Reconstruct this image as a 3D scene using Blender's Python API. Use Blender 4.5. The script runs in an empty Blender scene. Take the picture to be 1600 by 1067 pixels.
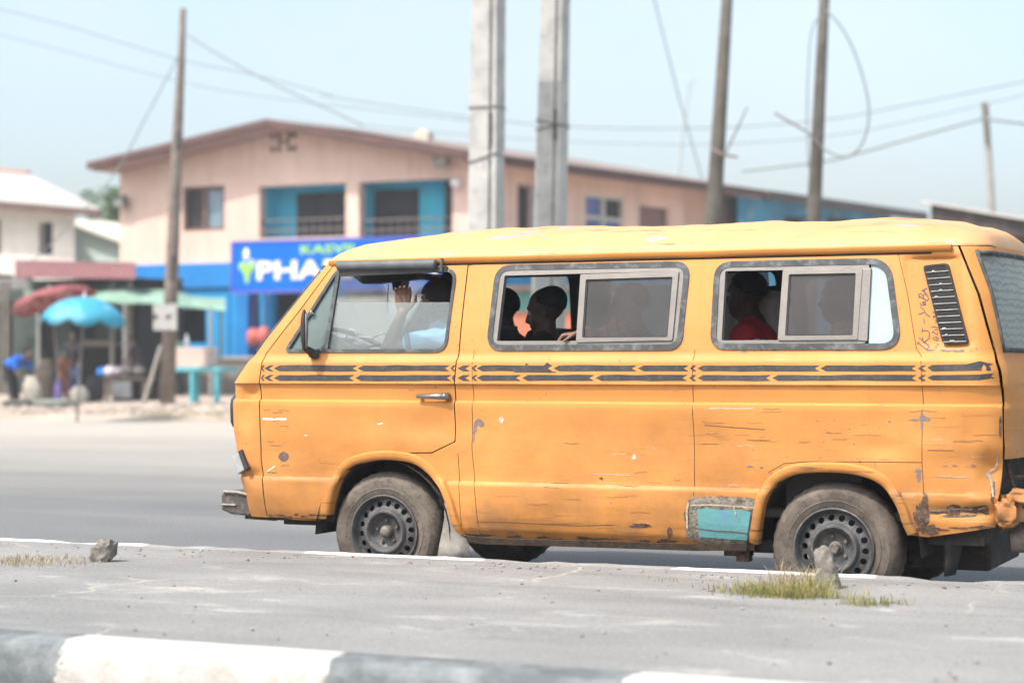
import bpy, bmesh, math, random
from math import sin, cos, pi, radians, sqrt, atan2, exp, floor
from mathutils import Vector, Matrix, noise
random.seed(7)
SC = bpy.context.scene
COL = SC.collection

# ------------------------------------------------------------------ camera model (used to measure the place)
FPX, TH, CAMZ, HOR = 3072.0, radians(24.0), 1.19, 578.0
FX, FY = -sin(TH), cos(TH)
RX, RY = cos(TH), sin(TH)
def ray(px, py):
    k = (px - 800.0) / FPX
    return (FX + k * RX, FY + k * RY, (HOR - py) / FPX)
def atD(px, py, d):
    r = ray(px, py); return Vector((r[0] * d, r[1] * d, CAMZ + r[2] * d))
def atY(px, py, Y):
    r = ray(px, py); return atD(px, py, Y / r[1])
def atZ(px, py, z):
    r = ray(px, py); return atD(px, py, (z - CAMZ) / r[2])
def lerp(a, b, t): return a + (b - a) * t
def interp(tab, x):
    if x <= tab[0][0]: return tab[0][1]
    for (x0, y0), (x1, y1) in zip(tab, tab[1:]):
        if x <= x1: return lerp(y0, y1, (x - x0) / (x1 - x0) if x1 > x0 else 0)
    return tab[-1][1]
def sstep(a, b, x):
    t = max(0.0, min(1.0, (x - a) / (b - a))); return t * t * (3 - 2 * t)

# ------------------------------------------------------------------ objects
def tag(o, label=None, cat=None, group=None, kind=None):
    if label: o['label'] = label
    if cat: o['category'] = cat
    if group: o['group'] = group
    if kind: o['kind'] = kind
    return o
def root(name, loc, label, cat, group=None):
    o = bpy.data.objects.new(name, None); COL.objects.link(o)
    o.location = loc; o.empty_display_size = 0.2
    return tag(o, label, cat, group)
def origin_of(o):
    while o.parent: o = o.parent
    return Vector(o.location)
class MB:
    def __init__(s): s.v = []; s.f = []
    def add(s, vs, fs):
        n = len(s.v); s.v += [tuple(v) for v in vs]; s.f += [tuple(i + n for i in f) for f in fs]; return s
    def box(s, x0, x1, y0, y1, z0, z1):
        return s.add([(x0,y0,z0),(x1,y0,z0),(x1,y1,z0),(x0,y1,z0),(x0,y0,z1),(x1,y0,z1),(x1,y1,z1),(x0,y1,z1)],
                     [(0,3,2,1),(4,5,6,7),(0,1,5,4),(1,2,6,5),(2,3,7,6),(3,0,4,7)])
    def obox(s, c, u, v, w):
        c, u, v, w = Vector(c), Vector(u), Vector(v), Vector(w)
        P = [c + a*u + b*v + d*w for d in (-1,1) for (a,b) in ((-1,-1),(1,-1),(1,1),(-1,1))]
        return s.add(P, [(0,3,2,1),(4,5,6,7),(0,1,5,4),(1,2,6,5),(2,3,7,6),(3,0,4,7)])
    def bar(s, a, b, w, h=None, up=(0,0,1)):
        a, b = Vector(a), Vector(b); h = h or w
        d = b - a; L = d.length; d.normalize(); up = Vector(up)
        if abs(d.dot(up)) > .95: up = Vector((1,0,0))
        x = d.cross(up).normalized(); z = x.cross(d)
        return s.obox((a+b)/2, d*(L/2), x*(w/2), z*(h/2))
    def tube(s, pts, r, n=8, caps=True):
        pts = [Vector(p) for p in pts]; m = len(pts)
        rr = r if isinstance(r, (list, tuple)) else [r]*m
        rings = []; prev = None
        for i, p in enumerate(pts):
            d = (pts[min(i+1, m-1)] - pts[max(i-1, 0)]).normalized()
            if prev is None:
                a = Vector((0,0,1)) if abs(d.z) < .9 else Vector((1,0,0))
                x = d.cross(a).normalized()
            else:
                x = (prev - d * prev.dot(d)).normalized()
            prev = x; y = d.cross(x)
            rings.append([p + (x*cos(2*pi*k/n) + y*sin(2*pi*k/n))*rr[i] for k in range(n)])
        vs = [q for R_ in rings for q in R_]; fs = []
        for i in range(m-1):
            for k in range(n):
                k2 = (k+1) % n
                fs.append((i*n+k, i*n+k2, (i+1)*n+k2, (i+1)*n+k))
        if caps: fs.append(tuple(range(n-1, -1, -1))); fs.append(tuple((m-1)*n+k for k in range(n)))
        return s.add(vs, fs)
    def lathe(s, c, prof, n=32, axis='y', caps=False):
        vs = []; c = Vector(c)
        for (r, h) in prof:
            for k in range(n):
                a = 2*pi*k/n
                if axis == 'y': vs.append(c + Vector((r*cos(a), h, r*sin(a))))
                elif axis == 'x': vs.append(c + Vector((h, r*cos(a), r*sin(a))))
                else: vs.append(c + Vector((r*cos(a), r*sin(a), h)))
        fs = []
        for i in range(len(prof)-1):
            for k in range(n):
                k2 = (k+1) % n; fs.append((i*n+k, i*n+k2, (i+1)*n+k2, (i+1)*n+k))
        if caps: fs.append(tuple(range(n))); fs.append(tuple((len(prof)-1)*n+k for k in range(n)))
        return s.add(vs, fs)
    def ell(s, c, r, n=14, m=9, rot=None):
        c = Vector(c); vs = [(0,0,-1)]
        for i in range(1, m):
            t = -pi/2 + pi*i/m
            for k in range(n): vs.append((cos(t)*cos(2*pi*k/n), cos(t)*sin(2*pi*k/n), sin(t)))
        vs.append((0,0,1))
        out = []
        for v in vs:
            q = Vector((v[0]*r[0], v[1]*r[1], v[2]*r[2]))
            if rot is not None: q = rot @ q
            out.append(c + q)
        fs = [(0, 1+(k+1)%n, 1+k) for k in range(n)]
        for i in range(m-2):
            for k in range(n):
                a = 1+i*n+k; b = 1+i*n+(k+1)%n; fs.append((a, b, b+n, a+n))
        L = len(out)-1; base = 1+(m-2)*n
        fs += [(L, base+k, base+(k+1)%n) for k in range(n)]
        return s.add(out, fs)
    def cap(s, a, b, ra, rb, n=12):
        a, b = Vector(a), Vector(b); d = b-a; L = max(d.length, 1e-5); d.normalize()
        pts, rr = [], []
        for t in (-1, -.85, -.5, 0): pts.append(a + d*ra*t); rr.append(max(.02*ra, ra*sqrt(max(0, 1-t*t))))
        for t in (0, .5, .85, 1): pts.append(b + d*rb*t); rr.append(max(.02*rb, rb*sqrt(max(0, 1-t*t))))
        return s.tube(pts, rr, n)
    def mesh(s, name, org=(0,0,0)):
        o = Vector(org); me = bpy.data.meshes.new(name)
        me.from_pydata([tuple(Vector(v)-o) for v in s.v], [], s.f); me.update(); return me
    def build(s, name, mat, parent=None, org=None, smooth=False, bevel=0, fix=True, auto=None):
        if parent is not None: O = origin_of(parent)
        elif org is not None: O = Vector(org)
        else:
            xs = [v[0] for v in s.v]; ys = [v[1] for v in s.v]; zs = [v[2] for v in s.v]
            O = Vector(((min(xs)+max(xs))/2, (min(ys)+max(ys))/2, min(zs)))
        me = s.mesh(name, O)
        if fix:
            bm = bmesh.new(); bm.from_mesh(me); bmesh.ops.recalc_face_normals(bm, faces=bm.faces); bm.to_mesh(me); bm.free()
        ob = bpy.data.objects.new(name, me); COL.objects.link(ob)
        if mat: me.materials.append(mat)
        if parent is not None:
            ob.parent = parent
        else: ob.location = O
        if smooth:
            for p in me.polygons: p.use_smooth = True
            if auto: me.set_sharp_from_angle(angle=radians(auto))
        if bevel:
            b = ob.modifiers.new('bevel', 'BEVEL'); b.width = bevel; b.segments = 2; b.limit_method = 'ANGLE'
        return ob

def fuse(mb, voxel, smooth=4):
    """one continuous skin from overlapping prims"""
    me = mb.mesh('tmp'); bm = bmesh.new(); bm.from_mesh(me); bmesh.ops.recalc_face_normals(bm, faces=bm.faces); bm.to_mesh(me); bm.free()
    ob = bpy.data.objects.new('tmp', me); COL.objects.link(ob)
    r = ob.modifiers.new('r', 'REMESH'); r.mode = 'VOXEL'; r.voxel_size = voxel
    if smooth:
        m = ob.modifiers.new('s', 'SMOOTH'); m.factor = .5; m.iterations = smooth
    dg = bpy.context.evaluated_depsgraph_get()
    out = bpy.data.meshes.new_from_object(ob.evaluated_get(dg))
    bpy.data.objects.remove(ob); bpy.data.meshes.remove(me)
    mb2 = MB(); mb2.v = [tuple(v.co) for v in out.vertices]; mb2.f = [tuple(p.vertices) for p in out.polygons]
    bpy.data.meshes.remove(out)
    return mb2
def text_mb(txt, O, U, V, size, depth=0.0, spacing=1.0, bold=0.0, width=None):
    """lettering laid on the plane O + U*x + V*y, extruded toward the viewer"""
    cu = bpy.data.curves.new('t', 'FONT'); cu.body = txt; cu.size = size; cu.space_character = spacing; cu.offset = bold
    cu.extrude = depth/2; cu.resolution_u = 4
    ob = bpy.data.objects.new('t', cu); COL.objects.link(ob)
    dg = bpy.context.evaluated_depsgraph_get(); me = bpy.data.meshes.new_from_object(ob.evaluated_get(dg))
    bpy.data.objects.remove(ob); bpy.data.curves.remove(cu)
    U, V, O = Vector(U).normalized(), Vector(V).normalized(), Vector(O); N = U.cross(V)
    xs = [v.co.x for v in me.vertices]; k = 1.0
    if width: k = width/(max(xs)-min(xs))
    mb = MB(); mb.v = [tuple(O + U*(v.co.x-min(xs))*k + V*v.co.y + N*(v.co.z+depth/2)) for v in me.vertices]
    mb.f = [tuple(p.vertices) for p in me.polygons]; bpy.data.meshes.remove(me); return mb

# ------------------------------------------------------------------ materials
class NT:
    def __init__(s, name):
        s.m = bpy.data.materials.new(name); s.m.use_nodes = True; s.t = s.m.node_tree; s.t.nodes.clear()
        s.out = s.n('ShaderNodeOutputMaterial')
    def n(s, typ, **kw):
        nd = s.t.nodes.new(typ)
        for k, v in kw.items():
            if hasattr(nd, k) and k not in nd.inputs: setattr(nd, k, v)
            else: nd.inputs[k].default_value = v
        return nd
    def l(s, a, b): s.t.links.new(a, b)
    def coord(s, which='Object', scale=(1,1,1), loc=(0,0,0), rot=(0,0,0)):
        tc = s.n('ShaderNodeTexCoord'); mp = s.n('ShaderNodeMapping')
        mp.inputs['Scale'].default_value = scale; mp.inputs['Location'].default_value = loc; mp.inputs['Rotation'].default_value = rot
        s.l(tc.outputs[which], mp.inputs['Vector']); return mp.outputs['Vector']
    def noise(s, scale, detail=4, rough=.55, vec=None, dist=0):
        nd = s.n('ShaderNodeTexNoise'); nd.inputs['Scale'].default_value = scale; nd.inputs['Detail'].default_value = detail
        nd.inputs['Roughness'].default_value = rough; nd.inputs['Distortion'].default_value = dist
        s.l(vec if vec is not None else s.coord(), nd.inputs['Vector']); return nd.outputs['Fac']
    def ramp(s, fac, stops, interp='LINEAR'):
        r = s.n('ShaderNodeValToRGB'); e = r.color_ramp.elements; r.color_ramp.interpolation = interp
        while len(e) < len(stops): e.new(.5)
        for el, (p, c) in zip(e, stops):
            el.position = p; el.color = (c, c, c, 1) if isinstance(c, (int, float)) else (*c, 1)
        s.l(fac, r.inputs['Fac']); return r.outputs['Color']
    def mix(s, fac, a, b, mode='MIX'):
        m = s.n('ShaderNodeMix', data_type='RGBA', blend_type=mode)
        for sock, val in ((m.inputs[0], fac), (m.inputs[6], a), (m.inputs[7], b)):
            if hasattr(val, 'links') or hasattr(val, 'is_linked'): s.l(val, sock)
            elif isinstance(val, (int, float)): sock.default_value = val
            else: sock.default_value = (*val, 1)
        return m.outputs[2]
    def math(s, op, a, b=None):
        m = s.n('ShaderNodeMath', operation=op)
        for i, val in enumerate((a, b)):
            if val is None: continue
            if isinstance(val, (int, float)): m.inputs[i].default_value = val
            else: s.l(val, m.inputs[i])
        return m.outputs[0]
    def sep(s, vec):
        x = s.n('ShaderNodeSeparateXYZ'); s.l(vec, x.inputs[0]); return x.outputs
    def pbr(s, col, rough=.6, metal=0, bump=None, bstr=.3, bdist=.01, spec=.5, coat=0):
        p = s.n('ShaderNodeBsdfPrincipled')
        if isinstance(col, tuple): p.inputs['Base Color'].default_value = (*col, 1)
        else: s.l(col, p.inputs['Base Color'])
        if isinstance(rough, (int, float)): p.inputs['Roughness'].default_value = rough
        else: s.l(rough, p.inputs['Roughness'])
        if isinstance(metal, (int, float)): p.inputs['Metallic'].default_value = metal
        else: s.l(metal, p.inputs['Metallic'])
        p.inputs['Specular IOR Level'].default_value = spec; p.inputs['Coat Weight'].default_value = coat
        if bump is not None:
            b = s.n('ShaderNodeBump'); b.inputs['Strength'].default_value = bstr; b.inputs['Distance'].default_value = bdist
            s.l(bump, b.inputs['Height']); s.l(b.outputs['Normal'], p.inputs['Normal'])
        s.l(p.outputs[0], s.out.inputs['Surface']); return s.m
def worn(name, c, var=.25, scale=3, rough=.7, metal=0, bump=.25, bscale=40, dirt=None, dirt_amt=.5, spec=.4):
    """a slightly uneven, slightly dirty single-colour surface"""
    t = NT(name)
    a = t.noise(scale, 6); b = t.noise(bscale, 3)
    c0 = tuple(x*(1-var) for x in c); c1 = tuple(min(1, x*(1+var)) for x in c)
    col = t.ramp(a, [(.3, c0), (.7, c1)])
    if dirt:
        d = t.ramp(t.noise(scale*2.3, 7, .65), [(.5, 0), (.68, dirt_amt)])
        col = t.mix(d, col, dirt)
    return t.pbr(col, rough, metal, b, bump, .01, spec)
# ------------------------------------------------------------------ world, sun, camera
SUN = Vector((-.26, -.50, .83)).normalized()
w = bpy.data.worlds.new("World"); SC.world = w; w.use_nodes = True
nt = w.node_tree; bg = nt.nodes['Background']
sky = nt.nodes.new('ShaderNodeTexSky'); sky.sky_type = 'NISHITA'; sky.sun_disc = False
sky.sun_elevation = math.asin(SUN.z); sky.sun_rotation = atan2(SUN.x, SUN.y)
sky.air_density = 1.0; sky.dust_density = 4.0; sky.ozone_density = 1.0
hs_ = nt.nodes.new('ShaderNodeHueSaturation'); hs_.inputs['Saturation'].default_value = .62; hs_.inputs['Hue'].default_value = .482; hs_.inputs['Value'].default_value = 1.22   # paler, as under thin high cloud; Value lifts the sky brightness
nt.links.new(sky.outputs[0], hs_.inputs['Color']); nt.links.new(hs_.outputs[0], bg.inputs['Color']); bg.inputs['Strength'].default_value = 0.15
tcw = nt.nodes.new('ShaderNodeTexCoord'); nzw = nt.nodes.new('ShaderNodeTexNoise'); nzw.inputs['Scale'].default_value = 3.2; nzw.inputs['Detail'].default_value = 5; nt.links.new(tcw.outputs['Generated'], nzw.inputs['Vector'])
rpw = nt.nodes.new('ShaderNodeMapRange'); rpw.inputs['From Min'].default_value = .35; rpw.inputs['From Max'].default_value = .7; rpw.inputs['To Min'].default_value = .92; rpw.inputs['To Max'].default_value = .60; nt.links.new(nzw.outputs['Fac'], rpw.inputs['Value']); nt.links.new(rpw.outputs[0], hs_.inputs['Saturation'])
sl = bpy.data.lights.new('sun', 'SUN'); sl.energy = 2.9; sl.angle = radians(.5); sl.color = (1, .95, .87)
so = bpy.data.objects.new('sun', sl); COL.objects.link(so); so.location = (-8, -10, 30)
so.rotation_euler = SUN.to_track_quat('Z', 'Y').to_euler()
cam = bpy.data.cameras.new('camera'); co = bpy.data.objects.new('camera', cam); COL.objects.link(co); SC.camera = co
co.location = (0, 0, CAMZ); co.rotation_euler = (pi/2, 0, TH)
cam.sensor_fit = 'HORIZONTAL'; cam.sensor_width = 36; cam.lens = FPX/1600*36
cam.shift_y = (HOR - 533.5)/1600; cam.clip_end = 2000; cam.clip_start = .1
cam.dof.use_dof = True; cam.dof.focus_distance = 9.9; cam.dof.aperture_fstop = 1.6
SC.view_settings.view_transform = 'Standard'; SC.view_settings.look = 'None'; SC.view_settings.gamma = 1
SC.view_settings.exposure = 0.72
SC.cycles.use_denoising = True
SC.cycles.max_bounces = 8; SC.cycles.transparent_max_bounces = 16
SC.cycles.caustics_reflective = False; SC.cycles.caustics_refractive = False

# ------------------------------------------------------------------ ground
def gz(Y):
    return .18*sstep(20, 33, Y) + .15*sstep(33, 39, Y) + .1*sstep(39, 46, Y)
def sheet(name, xs, ys, zf, mat):
    mb = MB()
    mb.v = [(x, y, zf(x, y)) for y in ys for x in xs]; n = len(xs)
    mb.f = [(j*n+i, j*n+i+1, (j+1)*n+i+1, (j+1)*n+i) for j in range(len(ys)-1) for i in range(n-1)]
    o = mb.build(name, mat, org=(0,0,0), smooth=True); o['kind'] = 'structure'; return o
def m_asphalt():
    t = NT('asphalt')
    v = t.coord('Object', (1,1,1)); vs = t.coord('Object', (.12, 1, 1))
    a = t.ramp(t.noise(.5, 6, .6, t.coord('Object', (.5,1,1))), [(.3, (.115,.119,.12)), (.7, (.17,.172,.17))])
    g = t.ramp(t.noise(55, 5, .75, v), [(.35, .5), (.65, 1.4)])
    c = t.mix(1.0, a, g, 'MULTIPLY')
    dirt = t.ramp(t.noise(.35, 6, .65, vs), [(.5, 0), (.7, .45)])
    c = t.mix(dirt, c, (.26,.245,.22))
    yy = t.math('ADD', t.sep(v)[1], t.math('MULTIPLY', t.noise(.22, 5, .65, vs), 16))
    sand = t.ramp(t.math('DIVIDE', yy, 50), [(.46, 0), (.72, .8)])
    c = t.mix(sand, c, (.42,.385,.33))
    return t.pbr(c, .8, 0, t.noise(120, 2, .5, v), .5, .006, .35)
def m_dirt():
    t = NT('dirt'); v = t.coord()
    a = t.ramp(t.noise(.5, 6, .65, v), [(.3, (.36,.29,.23)), (.7, (.50,.43,.36))])
    s = t.ramp(t.noise(6, 4, .6, v), [(.58, 0), (.7, .55)])
    c = t.mix(s, a, (.20,.17,.14))
    return t.pbr(c, .95, 0, t.noise(9, 6, .6, v), .5, .05, .2)
def m_median():
    t = NT('median_concrete'); v = t.coord(); vs = t.coord('Object', (.55, 1, 1))
    a = t.ramp(t.noise(1.6, 6, .62, vs), [(.25, (.185,.187,.183)), (.75, (.285,.286,.278))])
    sp = t.ramp(t.noise(3.2, 7, .62, vs, .6), [(.585, 0), (.70, .6)])
    c = t.mix(sp, a, (.47,.45,.41))
    ds = t.ramp(t.noise(2.1, 5, .6, t.coord('Object', (.3, 1.4, 1), (5,2,0))), [(.55, 0), (.72, .5)])
    c = t.mix(ds, c, (.13,.128,.122))
    g = t.ramp(t.noise(70, 5, .75, v), [(.36, .74), (.64, 1.14)])
    c = t.mix(1.0, c, g, 'MULTIPLY')
    vo = t.n('ShaderNodeTexVoronoi', feature='DISTANCE_TO_EDGE'); vo.inputs['Scale'].default_value = .75
    dv = t.n('ShaderNodeTexNoise'); dv.inputs['Scale'].default_value = 2.5; dv.inputs['Detail'].default_value = 5; t.l(v, dv.inputs['Vector'])
    mx = t.n('ShaderNodeVectorMath', operation='MULTIPLY_ADD'); t.l(dv.outputs['Color'], mx.inputs[0]); mx.inputs[1].default_value = (.5,.5,0); t.l(v, mx.inputs[2])
    t.l(mx.outputs[0], vo.inputs['Vector'])
    cr = t.ramp(vo.outputs['Distance'], [(.0, .75), (.014, 0)])
    crm = t.mix(1.0, cr, t.ramp(t.noise(.7, 2, .5, v), [(.5, 0), (.6, 1)]), 'MULTIPLY')
    c = t.mix(crm, c, (.42,.39,.33))
    return t.pbr(c, .9, 0, t.noise(70, 4, .6, v), .5, .008, .25)
def m_kerb(name, dark, white, period, phase, wear):
    t = NT(name); v = t.coord()
    x = t.sep(v)[0]
    nz = t.noise(7, 8, .75, v)
    xx = t.math('ADD', x, t.math('MULTIPLY', nz, .20))
    fr = t.math('FRACT', t.math('DIVIDE', t.math('ADD', xx, phase), period))
    blk = t.ramp(fr, [(.0, 1), (.497, 1), (.508, 0), (1, 0)])
    wn = t.ramp(t.noise(6, 9, .75, v), [(.47, 0), (.60, wear)])
    wc = t.mix(t.ramp(t.noise(3, 5, .6, v), [(.35, 0), (.7, .5)]), white, tuple(x_*.72 for x_ in white))
    wc = t.mix(wn, wc, (.40,.37,.33))
    dc = t.mix(t.ramp(t.noise(4, 7, .7, v), [(.45, 0), (.68, .55)]), dark, (.36,.38,.38))
    c = t.mix(blk, dc, wc)
    return t.pbr(c, .8, 0, t.noise(28, 6, .65, v), .6, .015, .3)
M_ASPH = m_asphalt(); M_DIRT = m_dirt(); M_MED = m_median()
def frange(a, b, s):
    out = []; x = a
    while x < b - 1e-6: out.append(x); x += s
    return out + [b]
KF, KN, HM = 8.98, 5.64, .24       # far and near edge of the median, its height
ys = [KF] + frange(9.5, 34, .5) + [36]
sheet('road', frange(-80, 60, 2.0), ys, lambda x, y: gz(y), M_ASPH)
sheet('near_road', frange(-40, 40, 4), frange(-6, KN, 1), lambda x, y: 0, M_ASPH)
def dz(x, y):
    edge = 32.4 + .8*noise.noise((x*.35, 0, 3)) + .35*noise.noise((x*1.3, 5, 1))
    return gz(y) + .10*sstep(edge, edge+1.6, y) - .06*(1-sstep(edge-.8, edge+.2, y)) + .05*noise.noise((x*.6, y*.6, 0))*sstep(33, 35, y)
sheet('dirt_verge', frange(-80, 70, .7), frange(30.5, 60, .6), dz, M_DIRT)
sheet('ground', [-900, -300, -80, 80, 300, 900], [59, 120, 400, 1500], lambda x, y: .42 - .02*(y > 59.5), M_DIRT)
sheet('ground', [-900, -300, -79.5], [-40, 0, 59.2], lambda x, y: -.02, M_DIRT)
sheet('ground', [59.5, 300, 900], [-40, 0, 59.2], lambda x, y: -.02, M_DIRT)
def mz(x, y):
    e = min(y-KN-.2, KF-.15-y)
    return HM + .008*noise.noise((x*1.2, y*1.2, 0)) * sstep(0, .3, e)
sheet('median', frange(-16, 10, .15), frange(KN+.11, KF-.10, .12), mz, M_MED)
def kerb(name, y0, y1, mat, chip, seed):
    """a cast kerb with a rounded, chipped shoulder on both sides"""
    sect = [(y0-.012, -.05), (y0, HM*.5), (y0+.004, HM-.05), (y0+.02, HM-.016), (y0+.05, HM+.001), ((y0+y1)/2, HM+.004), (y1-.03, HM+.005), (y1-.012, HM+.003), (y1-.002, HM-.004), (y1+.004, -.05)]
    xs = frange(-16, 10, .04); mb = MB(); n = len(sect)
    for x in xs:
        for k, (y, z) in enumerate(sect):
            c = max(0, noise.noise((x*1.9, seed, 0)) - .12)*chip + noise.noise((x*7, k*.7, seed))*.006
            f = 1 if (2 <= k <= 5 if name == 'kerb' and seed < 5 else 4 <= k <= 8) else .15
            mb.v.append((x, y + (c*.6*f if k < n/2 else -c*.6*f), z - c*f*(1.0 if z > .1 else 0)))
    mb.f = [(i*n+k, i*n+k+1, (i+1)*n+k+1, (i+1)*n+k) for i in range(len(xs)-1) for k in range(n-1)]
    o = mb.build(name, mat, org=(0,0,0), smooth=True, auto=50); o['kind'] = 'structure'
M_KN = m_kerb('kerb_paint_near', (.115,.130,.135), (.52,.505,.475), 2.10, 4.13, .95)
M_KF = m_kerb('kerb_paint_far', (.24,.24,.235), (.72,.71,.68), 2.0, 5.04, .9)
kerb('kerb', KN-.03, KN+.19, M_KN, .045, 4.0)
kerb('kerb', KF-.14, KF, M_KF, .07, 9.0)
# ------------------------------------------------------------------ the van: shell functions
Y0 = 9.28; W2 = .9225; YC = Y0 + W2; ZD = 1.78
INS = [(.22,.13),(.30,.075),(.36,.035),(.42,.018),(.50,.006),(.585,0),(.600,.002),(.610,.016),(.625,.017),(.75,.010),(.90,.004),(1.0,.0),
       (1.018,.002),(1.030,.022),(1.05,.021),(1.108,.012),(1.118,-.002),(1.13,.0),(1.235,.006),(1.262,.030),(1.275,.034),(1.40,.052),(1.55,.082),(1.70,.115),(1.755,.130),(1.78,.138)]
def ins(z): return interp(INS, z)
def rfz(z): return interp([(.4,.17),(1.1,.20),(1.8,.13)], z)
RR = .16
FSIL = [(520,401),(497,430),(455,482),(415,532),(376,583),(366,599),(364,630),(365,670),(369,695),(377,740),(384,770),(389,803)]
RGAP = [(1493,372),(1502,390),(1530,460),(1560,580),(1566,640),(1567,700),(1563,760),(1556,826)]
def _tab(lst, dy, dx):
    out = []
    for px, py in lst:
        z = 1.2
        for _ in range(6):
            p = atY(px, py, Y0 + max(0, ins(z)) + dy(z)); z = p.z
        out.append((z, p.x + dx(z)))
    return sorted(out)
XF = _tab(FSIL, lambda z: .485*rfz(z), lambda z: -.14*rfz(z))
XR = _tab(RGAP, lambda z: .38*RR, lambda z: .21*RR)
XF.insert(0, (.2, XF[0][1]+.05)); XR.insert(0, (.2, XR[0][1]-.02))
def xf(z): return interp(XF, z)
def rsh(z): return interp([(1.25,0),(1.5,.045),(1.78,.115)], z)
def a0z(z): return math.asin(max(.04, .80-rsh(z)/RR))
def xr(z): return interp(XR, z) + rsh(z)
VQ = None
DENTS = []   # (x, z, rx, rz, depth)
def near_smooth(x, z):
    y = Y0 + ins(z)
    r = rfz(z); c = xf(z) + r
    if x < c:
        o = min(c-x, r*.985); y += r - sqrt(r*r-o*o)
    c = xr(z) - RR
    if x > c:
        o = min(x-c, RR*.985); y += RR - sqrt(RR*RR-o*o)
    return y
def near_y(x, z):
    y = near_smooth(x, z)
    for (dx, dz_, rx, rz, dp) in DENTS:
        q = ((x-dx)/rx)**2 + ((z-dz_)/rz)**2
        if q < 9: y += dp*exp(-q)
    if VQ and x > VQ[0][0]-.1 and z > 1.2:
        (lx0, z0, rx0), (lx1, z1, rx1) = VQ; t = (z-z0)/(z1-z0)
        if 0 < t < 1: y += .024*sstep(-.04, .12, x-lerp(lx0, lx1, t))*sstep(0, .10, lerp(rx0, rx1, t)-x)*sstep(0, .045, z-z0)*sstep(0, .02, z1-z)
    if z < 1.25:
        k = sstep(1.25, 1.1, z)
        y += k*(.010*noise.noise((x*1.7, z*2.6, 1.0)) + .0025*noise.noise((x*5, z*7, 4.0)))
        kr = sstep(-2.9, -1.9, x)*k
        y += kr*(.010*noise.noise((x*3.1, z*3.6, 7.0)) + .003*noise.noise((x*8, z*6, 2.0)))
    return y
def side(px, py):
    """pixel measured on the near flank -> (x, z) on it"""
    z = 1.2
    for _ in range(6):
        p = atY(px, py, Y0 + ins(z))
        for _ in range(3): p = atY(px, py, near_smooth(p.x, p.z))
        z = p.z
    return (p.x, p.z)
def sides(lst): return [side(*p) for p in lst]
for px, py, rp, rz, dp in ((690,668,.20,.10,.016),(640,690,.3,.06,-.006),(380,640,.06,.10,.03),(392,612,.05,.03,.02),(1345,660,.35,.09,.012),(1385,700,.14,.05,.012),
                           (1546,735,.055,.085,.050),(1520,690,.08,.16,.02),(1480,800,.12,.03,.02),(1530,800,.06,.03,.03),(1150,690,.4,.10,.006),(1000,690,.5,.12,.005),
                           (800,660,.3,.1,.005),(440,700,.12,.08,.006),(560,650,.25,.05,.004),(395,745,.05,.04,.02),(1570,600,.05,.06,.02),(1480,700,.2,.05,-.008)):
    x_, z_ = side(px, py); DENTS.append((x_, z_, rp, rz, dp))
_a, _b, _c, _d = side(1440,549), side(1536,546), side(1406,399), side(1512,399)
VQ = ((_a[0], _a[1], _b[0]), (_c[0], _c[1], _d[0]))
def roundpoly(pts, r, n=6):
    out = []; m = len(pts)
    rs = r if isinstance(r, (list, tuple)) else [r]*m
    for i in range(m):
        p = Vector(pts[i]); a = Vector(pts[i-1]); b = Vector(pts[(i+1) % m])
        u = (a-p); v = (b-p); k = min(rs[i], u.length*.48, v.length*.48)
        u.normalize(); v.normalize()
        p0, p1 = p+u*k, p+v*k
        for j in range(n+1):
            t = j/n; q = p0*(1-t)**2 + p*2*t*(1-t) + p1*t*t; out.append((q.x, q.y))
    return out
def inside(poly, x, z):
    c = False; j = len(poly)-1
    for i in range(len(poly)):
        xi, zi = poly[i]; xj, zj = poly[j]
        if (zi > z) != (zj > z) and x < (xj-xi)*(z-zi)/(zj-zi)+xi: c = not c
        j = i
    return c
def nearest(poly, x, z):
    best = (9e9, x, z)
    for i in range(len(poly)):
        ax, az = poly[i-1]; bx, bz = poly[i]; dx, dz_ = bx-ax, bz-az
        L = dx*dx+dz_*dz_
        t = 0 if L == 0 else max(0, min(1, ((x-ax)*dx+(z-az)*dz_)/L))
        qx, qz = ax+t*dx, az+t*dz_; d = (qx-x)**2+(qz-z)**2
        if d < best[0]: best = (d, qx, qz)
    return best
def inset_poly(poly, d):
    A = sum(poly[i-1][0]*poly[i][1]-poly[i][0]*poly[i-1][1] for i in range(len(poly)))
    s = 1 if A > 0 else -1; out = []; m = len(poly)
    for i in range(m):
        a, p, b = Vector(poly[i-1]), Vector(poly[i]), Vector(poly[(i+1) % m])
        u = (p-a); v = (b-p)
        if u.length < 1e-6: u = v
        if v.length < 1e-6: v = u
        n = (Vector((-u.y, u.x)).normalized() + Vector((-v.y, v.x)).normalized())
        if n.length < .3: n = Vector((-u.y, u.x))
        n.normalize(); q = p + n*d*s; out.append((q.x, q.y))
    return out
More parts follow.
